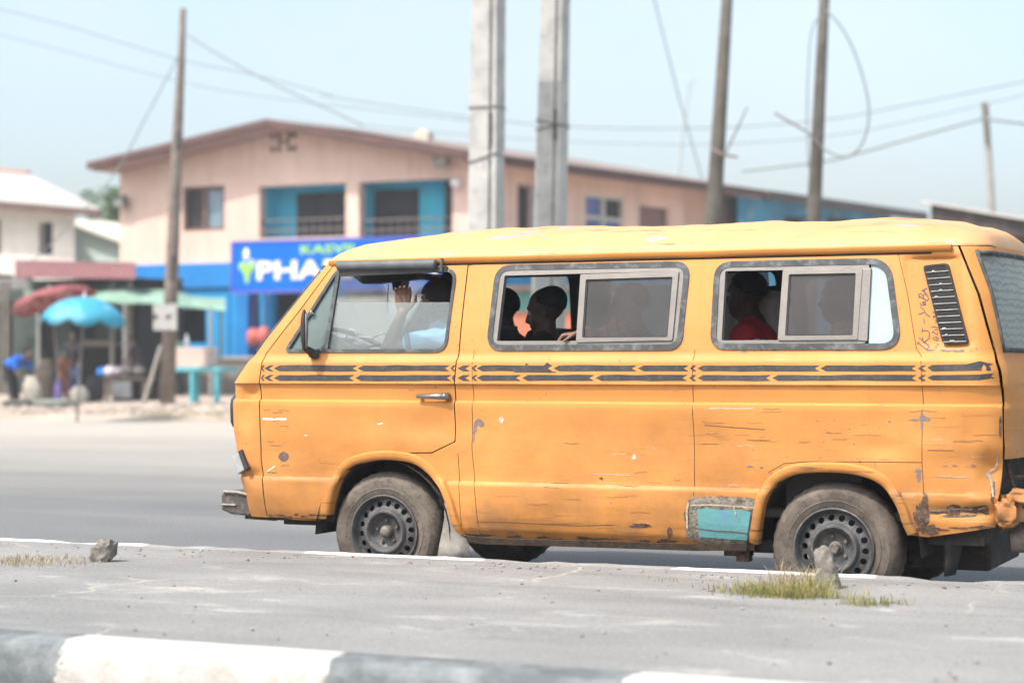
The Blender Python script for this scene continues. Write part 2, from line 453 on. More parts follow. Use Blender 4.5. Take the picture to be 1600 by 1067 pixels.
# ------------------------------------------------------------------ outlines, measured in the photo
LOWER_PX = [(380,803),(418,808),(470,812),(508,812),(514,804),(518,780),(527,752),(543,732),(565,722),(600,717),(640,721),(664,734),(684,756),(697,784),(706,812),(716,836),
            (760,842),(900,846),(1090,852),(1184,850),(1190,800),(1200,770),(1222,748),(1255,738),(1310,737),(1352,744),(1382,760),(1402,790),(1412,818),(1420,836),(1450,839),(1500,832),(1550,824)]
LOWER = sides(LOWER_PX)
BELOW = [(-9, LOWER[0][1]+.005)] + LOWER + [(3, LOWER[-1][1]), (3, -1), (-9, -1)]
DOOR = sides([(415,553),(470,482),(521,414),(560,408),(731,407),(733,411),(727,460),(716,560),(712,610),(711,690),(675,708),(600,709),(568,713),(540,728),(524,752),(516,780),(511,812),(418,809),(411,765),(408,720),(405,600)])
DWIN = roundpoly(sides([(446,549),(529,419),(714,421),(697,549)]), [.03,.05,.07,.07])
MWIN = roundpoly(sides([(763,545),(778,417),(1077,411),(1063,544)]), [.08,.08,.08,.07])
RWIN = roundpoly(sides([(1113,543),(1120,412),(1389,406),(1407,543)]), [.07,.08,.10,.10])
VENT_AREA = sides([(1405,400),(1520,400),(1540,540),(1430,548)])
ZL = sorted(set([round(z, 4) for z in frange(.26, ZD, .0125)] + [z for z, _ in INS if z >= .26]))
ZL = [z for i, z in enumerate(ZL) if i == 0 or z - ZL[i-1] > .0035]
def tcols():
    out = [('f', a) for a in (1.22, 1.1, .98, .86, .74, .6, .45, .3, .15)]
    out += [('s', i/300) for i in range(301)]
    out += [('r', a) for a in (.12, .24, .36, .48, .6, .70, .80, .90)]
    return out
TC = tcols()
def colx(c, z):
    k, a = c
    if k == 'f': return xf(z) + rfz(z)*(1-sin(a))
    if k == 'r': return xr(z) - RR*(1-sin(a*a0z(z)/.927))
    return lerp(xf(z)+rfz(z), xr(z)-RR, a)
def panel(mb, keep, cuts, yfun, off=0.0, far=False, cols=TC, rows=ZL):
    """flank grid; faces whose centre passes keep(); edges snapped to the outlines in cuts"""
    n = len(cols); P = [[colx(c, z), z] for z in rows for c in cols]
    F, U, K = [], set(), set()
    for j in range(len(rows)-1):
        for i in range(n-1):
            q = (j*n+i, j*n+i+1, (j+1)*n+i+1, (j+1)*n+i)
            cx = sum(P[k][0] for k in q)/4; cz = sum(P[k][1] for k in q)/4
            if keep(cx, cz): F.append(q); K.update(q)
            else: U.update(q)
    for k in K & U:
        b = min((nearest(c, *P[k]) for c in cuts), key=lambda r: r[0])
        if b[0] < .02**2: P[k] = [b[1], b[2]]
    idx = {}; vs = []
    for k in sorted(K):
        x, z = P[k]; y = yfun(x, z) + off
        if far: y = 2*YC - y
        idx[k] = len(vs); vs.append((x, y, z))
    mb.add(vs, [tuple(idx[k] for k in q) for q in F])
    return mb
def NP(x, z, off=0.0, smooth=False):
    return Vector((x, (near_smooth if smooth else near_y)(x, z) - off, z))
def ring(mb, outer, inner, off, depth, far=False, off_in=None):
    n = len(outer); vs = []
    oi = off if off_in is None else off_in
    for lst, o in ((outer, off), (inner, oi), (outer, off-depth), (inner, oi-depth)):
        for (x, z) in lst:
            p = NP(x, z, o, True); vs.append((p.x, 2*YC-p.y if far else p.y, p.z))
    fs = []
    for i in range(n):
        j = (i+1) % n
        fs += [(i, j, n+j, n+i), (i, 2*n+i, 2*n+j, j), (n+i, n+j, 3*n+j, 3*n+i), (2*n+i, 3*n+i, 3*n+j, 2*n+j)]
    return mb.add(vs, fs)
def pane(mb, poly, off, far=False, thick=.004):
    n = len(poly); vs = []
    for o in (off, off-thick):
        for (x, z) in poly:
            p = NP(x, z, o, True); vs.append((p.x, 2*YC-p.y if far else p.y, p.z))
    mb.add(vs, [tuple(range(n)), tuple(range(2*n-1, n-1, -1))] + [(i, (i+1) % n, n+(i+1) % n, n+i) for i in range(n)])
    return mb
def decal(mb, pxpoly, off=.0015, seg=.03):
    """a painted mark that lies on the flank, cut as fine triangles"""
    poly = [side(*p) for p in pxpoly]
    return decal_xz(mb, poly, off, seg)
def decal_xz(mb, poly, off=.0015, seg=.03, yf=None):
    pts = []
    for i in range(len(poly)):
        a, b = poly[i-1], poly[i]; L = sqrt((a[0]-b[0])**2+(a[1]-b[1])**2); m = max(1, int(L/seg))
        for k in range(m): pts.append((lerp(a[0], b[0], k/m), lerp(a[1], b[1], k/m)))
    bm = bmesh.new(); vs = [bm.verts.new((x, 0, z)) for x, z in pts]
    es = [bm.edges.new((vs[i-1], vs[i])) for i in range(len(vs))]
    bmesh.ops.triangle_fill(bm, edges=es, use_beauty=True, normal=(0,-1,0))
    for _ in range(4):
        lg = [e for e in bm.edges if e.calc_length() > max(seg*1.6, .022)]
        if not lg: break
        bmesh.ops.subdivide_edges(bm, edges=lg, cuts=1); bmesh.ops.triangulate(bm, faces=[f for f in bm.faces if len(f.verts) > 3])
    bm.verts.index_update()
    mb.add([NP(v.co.x, v.co.z, off) if yf is None else yf(v.co.x, v.co.z, off) for v in bm.verts], [tuple(v.index for v in f.verts) for f in bm.faces])
    bm.free(); return mb
def blob_poly(cx, cy, rx, ry, seed, n=18, rough=.35):
    n = n*2; g = lambda a: 1+rough*1.6*noise.noise((cos(a)*1.3+seed, sin(a)*1.3, seed))+rough*1.3*noise.noise((cos(a)*4+seed, sin(a)*4, seed*3))
    return [(cx + rx*max(.25, g(a))*cos(a), cy + ry*max(.25, g(a))*sin(a))
            for a in [2*pi*k/n for k in range(n)]]
# ------------------------------------------------------------------ van materials
def m_paint(name, base, roof=False, wear=1.0):
    t = NT(name); v = t.coord('Object'); x, y, z = t.sep(v)
    big = t.noise(1.3, 4, .6, v)
    c = t.ramp(big, [(.3, tuple(q*.88 for q in base)), (.7, tuple(min(1, q*1.10) for q in base))])
    # fine streaks from years of rubbing past other vehicles
    vs = t.coord('Object', (2.2, 1, 46)); m1 = t.noise(1.0, 7, .72, vs)
    zone = t.ramp(t.noise(1.9, 4, .6, t.coord('Object', (1,1,2.2), (3,1,2))), [(.38, 0), (.58, 1)])
    if not roof:
        low = t.ramp(z, [(.0, 1), (.30, 1), (.50, .75), (.78, .55), (1.0, .12), (1.03, .05)])
        rear = t.ramp(t.math('MULTIPLY', t.math('ADD', x, 2.4), .2083), [(.0, .35), (.4, .5), (.62, 1.0), (1, 1.1)])
        zone = t.mix(1, zone, low, 'MULTIPLY'); zone = t.mix(1, zone, rear, 'MULTIPLY')
    if wear > 1: zone = t.mix(1, zone, (wear,)*3, 'MULTIPLY')
    sc = t.ramp(m1, [(.575, 0), (.64, 1)])
    sm = t.mix(1, sc, zone, 'MULTIPLY')
    c = t.mix(sm, c, (.13,.075,.04))
    vs2 = t.coord('Object', (1.1, 1, 80), (7,3,1)); s2 = t.ramp(t.noise(1.0, 5, .6, vs2), [(.66, 0), (.70, 1)])
    c = t.mix(t.mix(1, s2, zone, 'MULTIPLY'), c, (.55,.45,.36))
    # chips down to primer
    ch = t.ramp(t.noise(26, 4, .65, v), [(.655, 0), (.67, 1)])
    chm = t.mix(1, ch, t.ramp(t.noise(2.3, 2, .5, t.coord('Object', (1,1,1), (9,2,4))), [(.52, 0), (.62, 1)]), 'MULTIPLY')
    c = t.mix(chm, c, (.20,.23,.33) if roof else (.17,.13,.12))
    if roof:
        fl = t.ramp(t.noise(5.5, 5, .6, t.coord('Object', (.55,1,1), (1.2,0,0))), [(.635, 0), (.65, 1)])
        fl = t.mix(1, fl, t.ramp(t.noise(1.4, 2, .5, t.coord('Object', (1,1,1), (.4,3,2))), [(.5, 0), (.56, 1)]), 'MULTIPLY')
        c = t.mix(fl, c, (.22,.27,.42))
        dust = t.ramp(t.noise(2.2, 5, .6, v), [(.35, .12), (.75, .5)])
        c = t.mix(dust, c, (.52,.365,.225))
    else:
        pat = t.ramp(t.noise(1.1, 6, .68, t.coord('Object', (1,1,1.5), (4,7,2))), [(.36, .64), (.62, 1.05)])
        lowp = t.ramp(z, [(.3, 1), (.9, .8), (1.05, .25), (1.3, .05)])
        c = t.mix(lowp, c, t.mix(1, c, pat, 'MULTIPLY'))
        zg = t.math('ADD', z, t.math('MULTIPLY', t.noise(18, 5, .7, v), .03))
        gr = t.ramp(t.math('DIVIDE', zg, 2), [(.300, 0), (.3085, .55), (.316, 0), (.560, 0), (.5655, .5), (.572, 0), (.648, 0), (.652, .22), (.658, 0)])
        c = t.mix(t.mix(1, gr, t.ramp(t.noise(3, 6, .7, t.coord('Object', (1.4,1,1))), [(.40, 0), (.62, 1)]), 'MULTIPLY'), c, (.12,.07,.035))
        dirt = t.ramp(t.noise(6, 7, .68, v), [(.42, 0), (.66, 1)])
        lowd = t.ramp(z, [(.26, .95), (.36, .6), (.48, .30), (.62, .16), (.66, .05), (1.1, .02)])
        c = t.mix(t.mix(1, dirt, lowd, 'MULTIPLY'), c, (.16,.105,.065))
        drip = t.ramp(t.noise(1.0, 4, .6, t.coord('Object', (38,1,1.2))), [(.55, 0), (.75, .28)])
        c = t.mix(drip, c, tuple(q*.72 for q in base))
    rg = t.ramp(t.noise(4, 5, .6, v), [(.3, .48), (.7, .68)])
    return t.pbr(c, rg, 0, t.noise(35, 4, .6, v), .12, .004, .4, 0)
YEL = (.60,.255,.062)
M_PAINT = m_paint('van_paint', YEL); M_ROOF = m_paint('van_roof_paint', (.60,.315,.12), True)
M_PAINTW = m_paint('van_paint_worn', YEL, False, 2.4)
M_BLACK = worn('black_trim', (.03,.028,.027), .3, 6, .6)
M_DARK = worn('dark_underbody', (.045,.038,.034), .35, 5, .9, dirt=(.12,.095,.075), dirt_amt=.6)
M_RUB = worn('window_rubber', (.06,.065,.068), .3, 9, .75, dirt=(.22,.23,.23), dirt_amt=.6)
M_ALU = worn('dull_aluminium', (.215,.20,.182), .12, 8, .5, .35, .15, 60, dirt=(.22,.19,.17), dirt_amt=.5)
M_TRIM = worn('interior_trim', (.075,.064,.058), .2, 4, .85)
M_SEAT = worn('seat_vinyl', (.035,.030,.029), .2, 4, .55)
M_STRIPE = worn('stripe_paint', (.040,.040,.042), .25, 12, .6, dirt=(.16,.12,.08), dirt_amt=.35)
M_PRIMER = worn('bare_primer', (.19,.155,.145), .25, 30, .8)
M_RUST = worn('rust', (.10,.058,.038), .5, 22, .95, bump=.6, dirt=(.24,.19,.16), dirt_amt=.7)
M_PUTTY = worn('body_filler', (.235,.205,.165), .40, 30, .95, bump=1.0, bscale=45, dirt=(.10,.08,.06), dirt_amt=.9)
M_SCUFF = worn('white_scuff', (.72,.66,.58), .15, 30, .7)
M_CHROME = worn('worn_chrome', (.24,.24,.24), .25, 10, .38, .8)
M_LOUV = worn('vent_black', (.012,.011,.011), .3, 12, .6)
M_MUDF = worn('mud_flap_rubber', (.30,.28,.25), .3, 6, .9, dirt=(.09,.08,.07), dirt_amt=.6)
M_INK = worn('marker_ink', (.10,.08,.10), .2, 30, .7)
def m_turq():
    t = NT('turquoise_patch_paint'); v = t.coord()
    c = t.ramp(t.noise(9, 5, .6, v), [(.3, (.10,.285,.275)), (.5, (.115,.31,.32)), (.7, (.12,.26,.37))])
    c = t.mix(t.ramp(t.noise(22, 7, .7, v), [(.58, 0), (.66, .8)]), c, (.13,.14,.11))
    c = t.mix(t.ramp(t.noise(60, 3, .6, v), [(.70, 0), (.73, 1)]), c, (.04,.035,.03))
    return t.pbr(c, .6, 0, t.noise(30, 4, .6, v), .3, .006)
M_TURQ = m_turq()
def m_glass(name, tint, dust, dcol=(.5,.5,.47), gloss=.08, film=(1,1,1)):
    t = NT(name)
    tr = t.n('ShaderNodeBsdfTransparent'); tr.inputs[0].default_value = (*tint, 1)
    df = t.n('ShaderNodeBsdfDiffuse'); df.inputs[0].default_value = (*dcol, 1)
    gl = t.n('ShaderNodeBsdfGlossy'); gl.inputs['Roughness'].default_value = .03
    d = t.ramp(t.noise(3.5, 2, .5), [(.3, dust*.75), (.7, min(1, dust*1.25))])
    tl_ = t.n('ShaderNodeBsdfTranslucent'); tl_.inputs[0].default_value = (*dcol, 1)
    dm = t.n('ShaderNodeMixShader'); dm.inputs[0].default_value = .45; t.l(df.outputs[0], dm.inputs[1]); t.l(tl_.outputs[0], dm.inputs[2])
    a = t.n('ShaderNodeMixShader'); t.l(d, a.inputs[0]); t.l(tr.outputs[0], a.inputs[1]); t.l(dm.outputs[0], a.inputs[2])
    fr = t.n('ShaderNodeLayerWeight'); fr.inputs[0].default_value = .25
    k = t.math('ADD', t.math('MULTIPLY', fr.outputs['Fresnel'], .5), gloss*.3)
    b = t.n('ShaderNodeMixShader'); t.l(k, b.inputs[0]); t.l(a.outputs[0], b.inputs[1]); t.l(gl.outputs[0], b.inputs[2])
    t.l(b.outputs[0], t.out.inputs['Surface']); return t.m
M_GLASS = m_glass('dusty_glass', (.88,.94,.93), .22, (.68,.71,.70))
M_GLASSG = m_glass('green_glass', (.62,.78,.74), .34, (.50,.60,.58))
M_TINT = m_glass('smoked_glass', (.55,.52,.50), .17, (.40,.37,.35))
M_CLEAR = m_glass('clear_glass', (.92,.95,.95), .06)
M_SCREEN = m_glass('dusty_windscreen', (.90,.94,.93), .30, (.72,.74,.72))
def m_tyre():
    t = NT('dusty_tyre'); v = t.coord()
    c = t.ramp(t.noise(5, 6, .62, v), [(.28, (.060,.050,.043)), (.5, (.125,.103,.085)), (.75, (.205,.175,.145))])
    c = t.mix(t.ramp(t.noise(45, 4, .7, v), [(.5, 0), (.68, .7)]), c, (.055,.05,.047))
    return t.pbr(c, .92, 0, t.noise(50, 4, .6, v), .35, .004, .2)
M_TYRE = m_tyre()
M_RIM = worn('grey_steel_rim', (.085,.086,.088), .3, 9, .5, .25, .2, 60, dirt=(.22,.20,.17), dirt_amt=.7)
M_HUB = worn('hub_steel', (.17,.15,.13), .3, 14, .6, .3, .3, 60, dirt=(.05,.045,.04), dirt_amt=.7)
# ------------------------------------------------------------------ the van itself
XM = (xf(.8)+xr(.8))/2
van = root('minibus', (XM, YC, 0), 'battered yellow minibus with two broken black stripes and open sliding windows, driving past the kerb', 'minibus')
def keep_body(x, z): return not (inside(BELOW, x, z) or inside(DOOR, x, z) or inside(MWIN, x, z) or inside(RWIN, x, z))
DWINF = [(x, z+.055*sstep(1.5, 1.7, z)) for x, z in DWIN]; MWINF = [(x, z+.045*sstep(1.5, 1.7, z)) for x, z in MWIN]
WIN = (DWIN, MWIN, RWIN); WINF = (DWINF, MWINF, RWIN)
def keep_far(x, z): return not (inside(BELOW, x, z) or any(inside(w_, x, z) for w_ in WINF))
mb = panel(MB(), keep_body, [BELOW, DOOR, MWIN, RWIN], near_y)
CF = [c for i, c in enumerate(TC) if c[0] != 's' or i % 3 == 0]; RF_ = ZL[::3] + [ZL[-1]]
panel(mb, keep_far, [BELOW, *WINF], near_smooth, far=True, cols=CF, rows=RF_)
# nose panel between the two front corners
def front_curve(z, off=0.0, n=14):
    """plan curve of the front from the near corner to the far corner"""
    r = rfz(z); a0 = 1.22; pts = []; cx = xf(z)+r; yn = Y0+ins(z)+r; yf_ = 2*YC-yn
    for k in range(5):
        a = lerp(a0, pi/2, k/4); pts.append((cx-(r-off)*sin(a), yn-(r-off)*cos(a)))
    for k in range(1, n):
        t = k/n; pts.append((xf(z)+off-.05*(1-(2*t-1)**2)*.9, lerp(yn, yf_, t)))
    for k in range(5):
        a = lerp(pi/2, a0, k/4); pts.append((cx-(r-off)*sin(a), yf_+(r-off)*cos(a)))
    return pts
def rear_curve(z, off=0.0, n=14, a0=None):
    a0 = a0z(z)+.07 if a0 is None else a0; aw = min(1.5, max(a0+.06, interp([(1.27,1.36),(1.75,.62)], z)))
    pts = []; cx = xr(z)-RR; yn = Y0+ins(z)+RR; yf_ = 2*YC-yn
    AA = [a0, (a0+aw)/2, aw, lerp(aw, pi/2, .4), lerp(aw, pi/2, .7), pi/2]
    for a in AA: pts.append((cx+(RR-off)*sin(a), yn-(RR-off)*cos(a)))
    for k in range(1, n):
        t = k/n; pts.append((xr(z)-off+.07*(1-(2*t-1)**2), lerp(yn, yf_, t)))
    for a in AA[::-1]: pts.append((cx+(RR-off)*sin(a), yf_+(RR-off)*cos(a)))
    return pts
def loft(mb, curve, zs, **kw):
    rows = [[(x, y, z) for x, y in curve(z, **kw)] for z in zs]; n = len(rows[0])
    return mb.add([p for r in rows for p in r], [(j*n+i, j*n+i+1, (j+1)*n+i+1, (j+1)*n+i) for j in range(len(rows)-1) for i in range(n-1)])
ZWS = side(455, 540)[1] - .03
loft(mb, front_curve, [z for z in frange(.42, ZWS, .03)])
loft(mb, front_curve, [ZD-.022, ZD])
body = mb.build('body', M_PAINT, van, smooth=True, auto=42, fix=False)
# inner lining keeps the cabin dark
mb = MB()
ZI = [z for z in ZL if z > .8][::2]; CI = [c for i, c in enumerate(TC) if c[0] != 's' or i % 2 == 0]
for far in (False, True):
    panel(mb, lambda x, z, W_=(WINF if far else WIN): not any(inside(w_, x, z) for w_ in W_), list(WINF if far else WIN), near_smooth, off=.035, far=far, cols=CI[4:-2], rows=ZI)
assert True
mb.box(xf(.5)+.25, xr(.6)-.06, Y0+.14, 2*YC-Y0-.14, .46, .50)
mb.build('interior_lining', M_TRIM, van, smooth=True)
mb = MB(); n_ = 24
for k in range(2):
    pass
# front screen, tailgate
mb = MB(); loft(mb, front_curve, frange(ZWS, ZD-.022, .05), off=.012); wsx = mb.build('windscreen', M_SCREEN, van, smooth=True)
mb = MB()
for z in (ZWS+.005, ZD-.026): mb.tube([(x-.004, y, z) for x, y in front_curve(z)], .016, 6)
for sgn in (0, -1): mb.tube([(front_curve(z)[sgn][0]-.002, front_curve(z)[sgn][1], z) for z in frange(ZWS, ZD-.05, .06)], .011, 6)
mb.build('screen_seal', M_RUB, wsx, smooth=True)
ZT0, ZW0, ZW1 = .77, 1.285, 1.748
def rwin_keep(y): return Y0+ins(1.5)+RR*.75 < y < 2*YC-(Y0+ins(1.5)+RR*.75)
mb = MB(); zs = [z for z in ZL if z >= ZT0][::2]
rows = [[(x + .012*noise.noise((y*4, z*5, 3))*(z < 1.25), y, z) for x, y in rear_curve(z, 0, 22)] for z in zs]; n = len(rows[0])
mb.v = [p for r in rows for p in r]
for j in range(len(rows)-1):
    for i in range(n-1):
        q = (j*n+i, j*n+i+1, (j+1)*n+i+1, (j+1)*n+i)
        cy = sum(mb.v[k][1] for k in q)/4; cz = (zs[j]+zs[j+1])/2
        if not (ZW0 < cz < ZW1 and 2 <= i < n-3): mb.f.append(q)
tg = mb.build('tailgate', M_PAINT, van, smooth=True, auto=42)
mb = MB(); zs2 = frange(ZW0-.012, ZW1+.012, .05)
rows = [[(x, y, z) for x, y in rear_curve(z, .006, 22)][2:-2] for z in zs2]; n = len(rows[0])
mb.add([p for r in rows for p in r], [(j*n+i, j*n+i+1, (j+1)*n+i+1, (j+1)*n+i) for j in range(len(rows)-1) for i in range(n-1)])
rw = mb.build('rear_window', M_GLASS, tg, smooth=True)
mb = MB()
for z in (ZW0, ZW1): mb.tube([(x+.002, y, z) for x, y in rear_curve(z, 0, 22)[2:-2]], .012, 6)
for s_ in (2, -3): mb.tube([(rear_curve(z, 0, 22)[s_][0]+.001, rear_curve(z, 0, 22)[s_][1], z) for z in zs2], .011, 6)
mb.build('gasket', M_RUB, rw, smooth=True)
def m_lace():
    t = NT('lace_curtain'); v = t.coord('Object'); wv = t.n('ShaderNodeTexWave', wave_type='BANDS', bands_direction='Z'); wv.inputs['Scale'].default_value = 9; wv.inputs['Distortion'].default_value = 5; wv.inputs['Detail'].default_value = 2; wv.inputs['Detail Scale'].default_value = 2.5
    t.l(v, wv.inputs['Vector']); c = t.ramp(wv.outputs['Fac'], [(.2, (.30,.29,.24)), (.6, (.52,.50,.43))]); return t.pbr(c, .9)
mb = MB(); rows = [[(x-.03+.012*sin(k*1.3), y, z) for k, (x, y) in enumerate(rear_curve(z, .02, 22))][2:-2] for z in zs2]; n = len(rows[0])
mb.add([p for r in rows for p in r], [(j*n+i, j*n+i+1, (j+1)*n+i+1, (j+1)*n+i) for j in range(len(rows)-1) for i in range(n-1)])
mb.build('curtain', m_lace(), tg, smooth=True)
mb = MB(); rows = [[(x-.03, y+.05, z) for x, y in rear_curve(z, .012, 4, max(.02, a0z(z)-.15))[:3]] for z in frange(.6, ZD, .05)]  # black strip added behind the tailgate gap to keep it dark
mb.add([p for r in rows for p in r], [(j*3+i, j*3+i+1, j*3+i+4, j*3+i+3) for j in range(len(rows)-1) for i in range(2)])
mb.build('gap_backing', M_BLACK, van)
# light block behind the door and panel gaps
mb = MB(); ring(mb, inset_poly(DOOR, -.02), inset_poly(DOOR, .03), -.055, .012); mb.build('door_jamb', M_BLACK, van)
# roof
xa, xb = xf(ZD), xr(ZD)
HX = [(xa,.0),(xa+.015,.05),(xa+.06,.098),(xa+.15,.128),(xa+.25,.142),(xa+.4,.162),(xa+.7,.184),(xa+1.1,.195),(xa+2,.192),(xa+2.8,.190),(xb-.55,.186),(xb-.30,.172),(xb-.14,.145),(xb-.06,.115),(xb-.02,.07),(xb-.004,.0)]
def roof_hw(x):
    h = W2-ins(ZD); r = rfz(ZD); c = xa+r
    if x < c: o = min(c-x, r*.98); h -= r-sqrt(r*r-o*o)
    c = xb-RR
    if x > c: o = min(x-c, RR*.98); h -= RR-sqrt(RR*RR-o*o)
    return h
def roof_pt(x, e):
    h = interp(HX, x); k = max(0, 1-abs(e)**2.6)**.62
    z = ZD + .004 + h*k
    b = .010*noise.noise((x*1.9, e*2.0, 2.0)) + .013*noise.noise((x*.8, e*1.2, 9.0)) + .004*noise.noise((x*7, e*5, 5.0))
    return (x, YC + e*roof_hw(x), z + b*k*2.0*min(1, h/.15))
mb = MB(); xs = frange(xa+.003, xb-.003, .03); es = [-1,-.995,-.98,-.96,-.93,-.89,-.84,-.78,-.70,-.6,-.5,-.4,-.3,-.2,-.1,0,.1,.2,.3,.4,.5,.6,.7,.78,.84,.89,.93,.96,.98,.995,1]
mb.v = [roof_pt(x, e) for x in xs for e in es]; n = len(es)
mb.f = [(i*n+k, i*n+k+1, (i+1)*n+k+1, (i+1)*n+k) for i in range(len(xs)-1) for k in range(n-1)]
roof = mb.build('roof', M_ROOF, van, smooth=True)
mb = MB(); mb.v = [(roof_pt(x, e*.97)[0], roof_pt(x, e*.97)[1], roof_pt(x, e)[2]-.012) for x in xs[2:-2:3] for e in es[::2]]; n = len(es[::2])
mb.f = [(i*n+k, i*n+k+1, (i+1)*n+k+1, (i+1)*n+k) for i in range(len(xs[2:-2:3])-1) for k in range(n-1)]
mb.build('headliner', M_TRIM, van, smooth=True)
# rain gutter
gx = frange(side(521,405)[0]-.02, side(1488,386)[0], .05)
mb = MB()
prof = [(-.004,-.026),(.016,-.024),(.026,-.012),(.028,.004),(.020,.010),(.012,.002),(-.006,.006)]
vs = [(x, near_smooth(x, ZD)-o, ZD+h + .003*noise.noise((x*3,1,1))) for x in gx for o, h in prof]; n = len(prof)
mb.add(vs, [(i*n+k, i*n+k+1, (i+1)*n+k+1, (i+1)*n+k) for i in range(len(gx)-1) for k in range(n-1)])
vs = [(x, 2*YC-(near_smooth(x, ZD)-o), ZD+h) for x in gx for o, h in prof]
mb.add(vs, [(i*n+k, (i+1)*n+k, (i+1)*n+k+1, i*n+k+1) for i in range(len(gx)-1) for k in range(n-1)])
gut = mb.build('rain_gutter', M_PAINT, van, smooth=True, auto=50)
mb = MB()
mb.tube([(x, near_smooth(x, ZD)-.010, ZD-.030) for x in gx[::3]], .005, 5)
mb.build('gutter_seam', M_BLACK, gut)
# front door
DIN = inset_poly(DOOR, .0062)
mb = panel(MB(), lambda x, z: inside(DIN, x, z) and not inside(DWIN, x, z), [DIN, DWIN], near_y)
door = mb.build('front_door', M_PAINT, van, smooth=True, auto=42, fix=False)
# raised wheel-arch flares
def flare(path_px, wout, name, extra=0):
    path = [side(*p) for p in path_px]; m = len(path); rows = []
    for i, p in enumerate(path):
        a = Vector(path[max(0, i-1)]); b = Vector(path[min(m-1, i+1)]); d = (b-a).normalized(); nrm = Vector((-d.y, d.x))
        if nrm.y < 0 and 2 < i < m-3: nrm = -nrm
        P = Vector(p); row = []
        for w_, o in ((-.004, -.05), (-.004, .010), (.002, .017), (.020, .021), (.036, .019), (wout, -.003)):
            q = P + nrm*w_; row.append(NP(q.x, q.y, o))
        rows.append(row)
    mb = MB(); n = 6; mb.v = [tuple(q) for r in rows for q in r]
    mb.f = [(i*n+k, i*n+k+1, (i+1)*n+k+1, (i+1)*n+k) for i in range(m-1) for k in range(n-1)]
    return mb.build(name, M_PAINTW, van, smooth=True, auto=40)
def dense(pts, k=5):
    """Catmull-Rom through measured points"""
    out = []; P = [Vector(p) for p in pts]
    for i in range(len(P)-1):
        a, b, c, d = P[max(0, i-1)], P[i], P[i+1], P[min(len(P)-1, i+2)]
        for j in range(k):
            t = j/k; out.append(tuple(.5*((2*b)+(c-a)*t+(2*a-5*b+4*c-d)*t*t+(3*b-a-3*c+d)*t**3)))
    return out + [tuple(P[-1])]
flare(dense(LOWER_PX[4:16]), .046, 'wheel_arch'); flare(dense(LOWER_PX[19:30]), .048, 'wheel_arch')
# windows -----------------------------------------------------------------
def frame_poly(a, b, c, d, r=.008): return roundpoly(sides([a, b, c, d]), r, 3)
# door window: seal, quarter light, half-lowered glass
mb = MB(); ring(mb, inset_poly(DWIN, -.006), inset_poly(DWIN, .012), .006, .03); dseal = mb.build('window_seal', M_RUB, door, smooth=True, auto=40)
mb = MB(); a_, b_ = side(529,424), side(509,548)
mb.bar(NP(*a_, -.004, True), NP(*b_, -.004, True), .022, .02, (0,1,0)); mb.build('quarter_light_post', M_RUB, door)
mb = MB(); pane(mb, sides([(450,546),(524,430),(506,546)]), -.008); ql = mb.build('quarter_light', M_GLASSG, door)
mb = MB()
for p in ((487,489),(478,543),(501,546)):
    q = NP(*side(*p), .006, True); mb = MB(); mb.ell(q, (.012,.008,.016), 8, 6); mb.bar(q, q+Vector((.018,0,-.006)), .008); mb.build('latch', M_CHROME, ql, smooth=True)
mb = MB(); pane(mb, roundpoly(sides([(511,548),(522,473),(705,472),(697,548)]), [.005,.004,.035,.03]), -.014); mb.build('window_glass', M_GLASS, door)
# roller shade tied along the top of the door window
mb = MB(); A = NP(*side(531,416), .02, True); B = NP(*side(684,413), .02, True)
pts = [A.lerp(B, k/60) for k in range(61)]
mb.tube(pts, [.025+.0025*(k % 2)+.002*noise.noise((k*.2,0,0)) for k in range(61)], 10)
sh = mb.build('window_visor', worn('grey_ribbed_plastic', (.11,.12,.125), .25, 12, .6), door, smooth=True)
mb = MB(); A = NP(*side(533,428), .010, True); B = NP(*side(700,421), .006, True); mb.bar(A, B, .012, .03); mb.build('visor_lip', M_BLACK, sh)
mb = MB(); q = side(693,412); mb.tube([NP(q[0], q[1]+.028, .032, True), NP(q[0], q[1]-.045, .012, True)], .009, 8); mb.build('visor_strap', M_RUB, sh)
# mirror
mp = NP(*side(493,553), .03, True)
mb = MB(); mb.cap(mp+Vector((0,.02,0)), mp+Vector((-.012,-.06,.03)), .024, .018); mb.tube([mp+Vector((-.012,-.06,.03)), mp+Vector((-.010,-.075,.07)), mp+Vector((-.006,-.08,.10))], [.014,.010,.012], 8)
mb.ell(mp+Vector((.006,0,-.004)), (.035,.02,.022), 10, 7)
arm = mb.build('wing_mirror', M_BLACK, door, smooth=True)
mb = MB(); mb.ell(mp+Vector((-.008,-.08,.13)), (.020,.040,.112), 14, 10, Matrix.Rotation(.5, 3, 'Z')); mb.build('mirror_housing', M_BLACK, arm, smooth=True)
mb = MB(); mb.ell(mp+Vector((.004,-.078,.125)), (.012,.036,.100), 14, 10, Matrix.Rotation(.5, 3, 'Z')); mb.build('mirror_glass', M_CHROME, arm, smooth=True)
# handle
h0, h1 = NP(*side(656,619), .035), NP(*side(705,619), .035)
mb = MB(); mb.tube([h0, h0.lerp(h1, .5), h1], [.010,.014,.019], 10)
mb.cap(h1+Vector((-.02,.03,0)), h1+Vector((-.02,-.004,0)), .020, .018); mb.cap(h0+Vector((.01,.035,0)), h0+Vector((.01,0,0)), .012, .010)
mb.build('door_handle', M_CHROME, door, smooth=True)
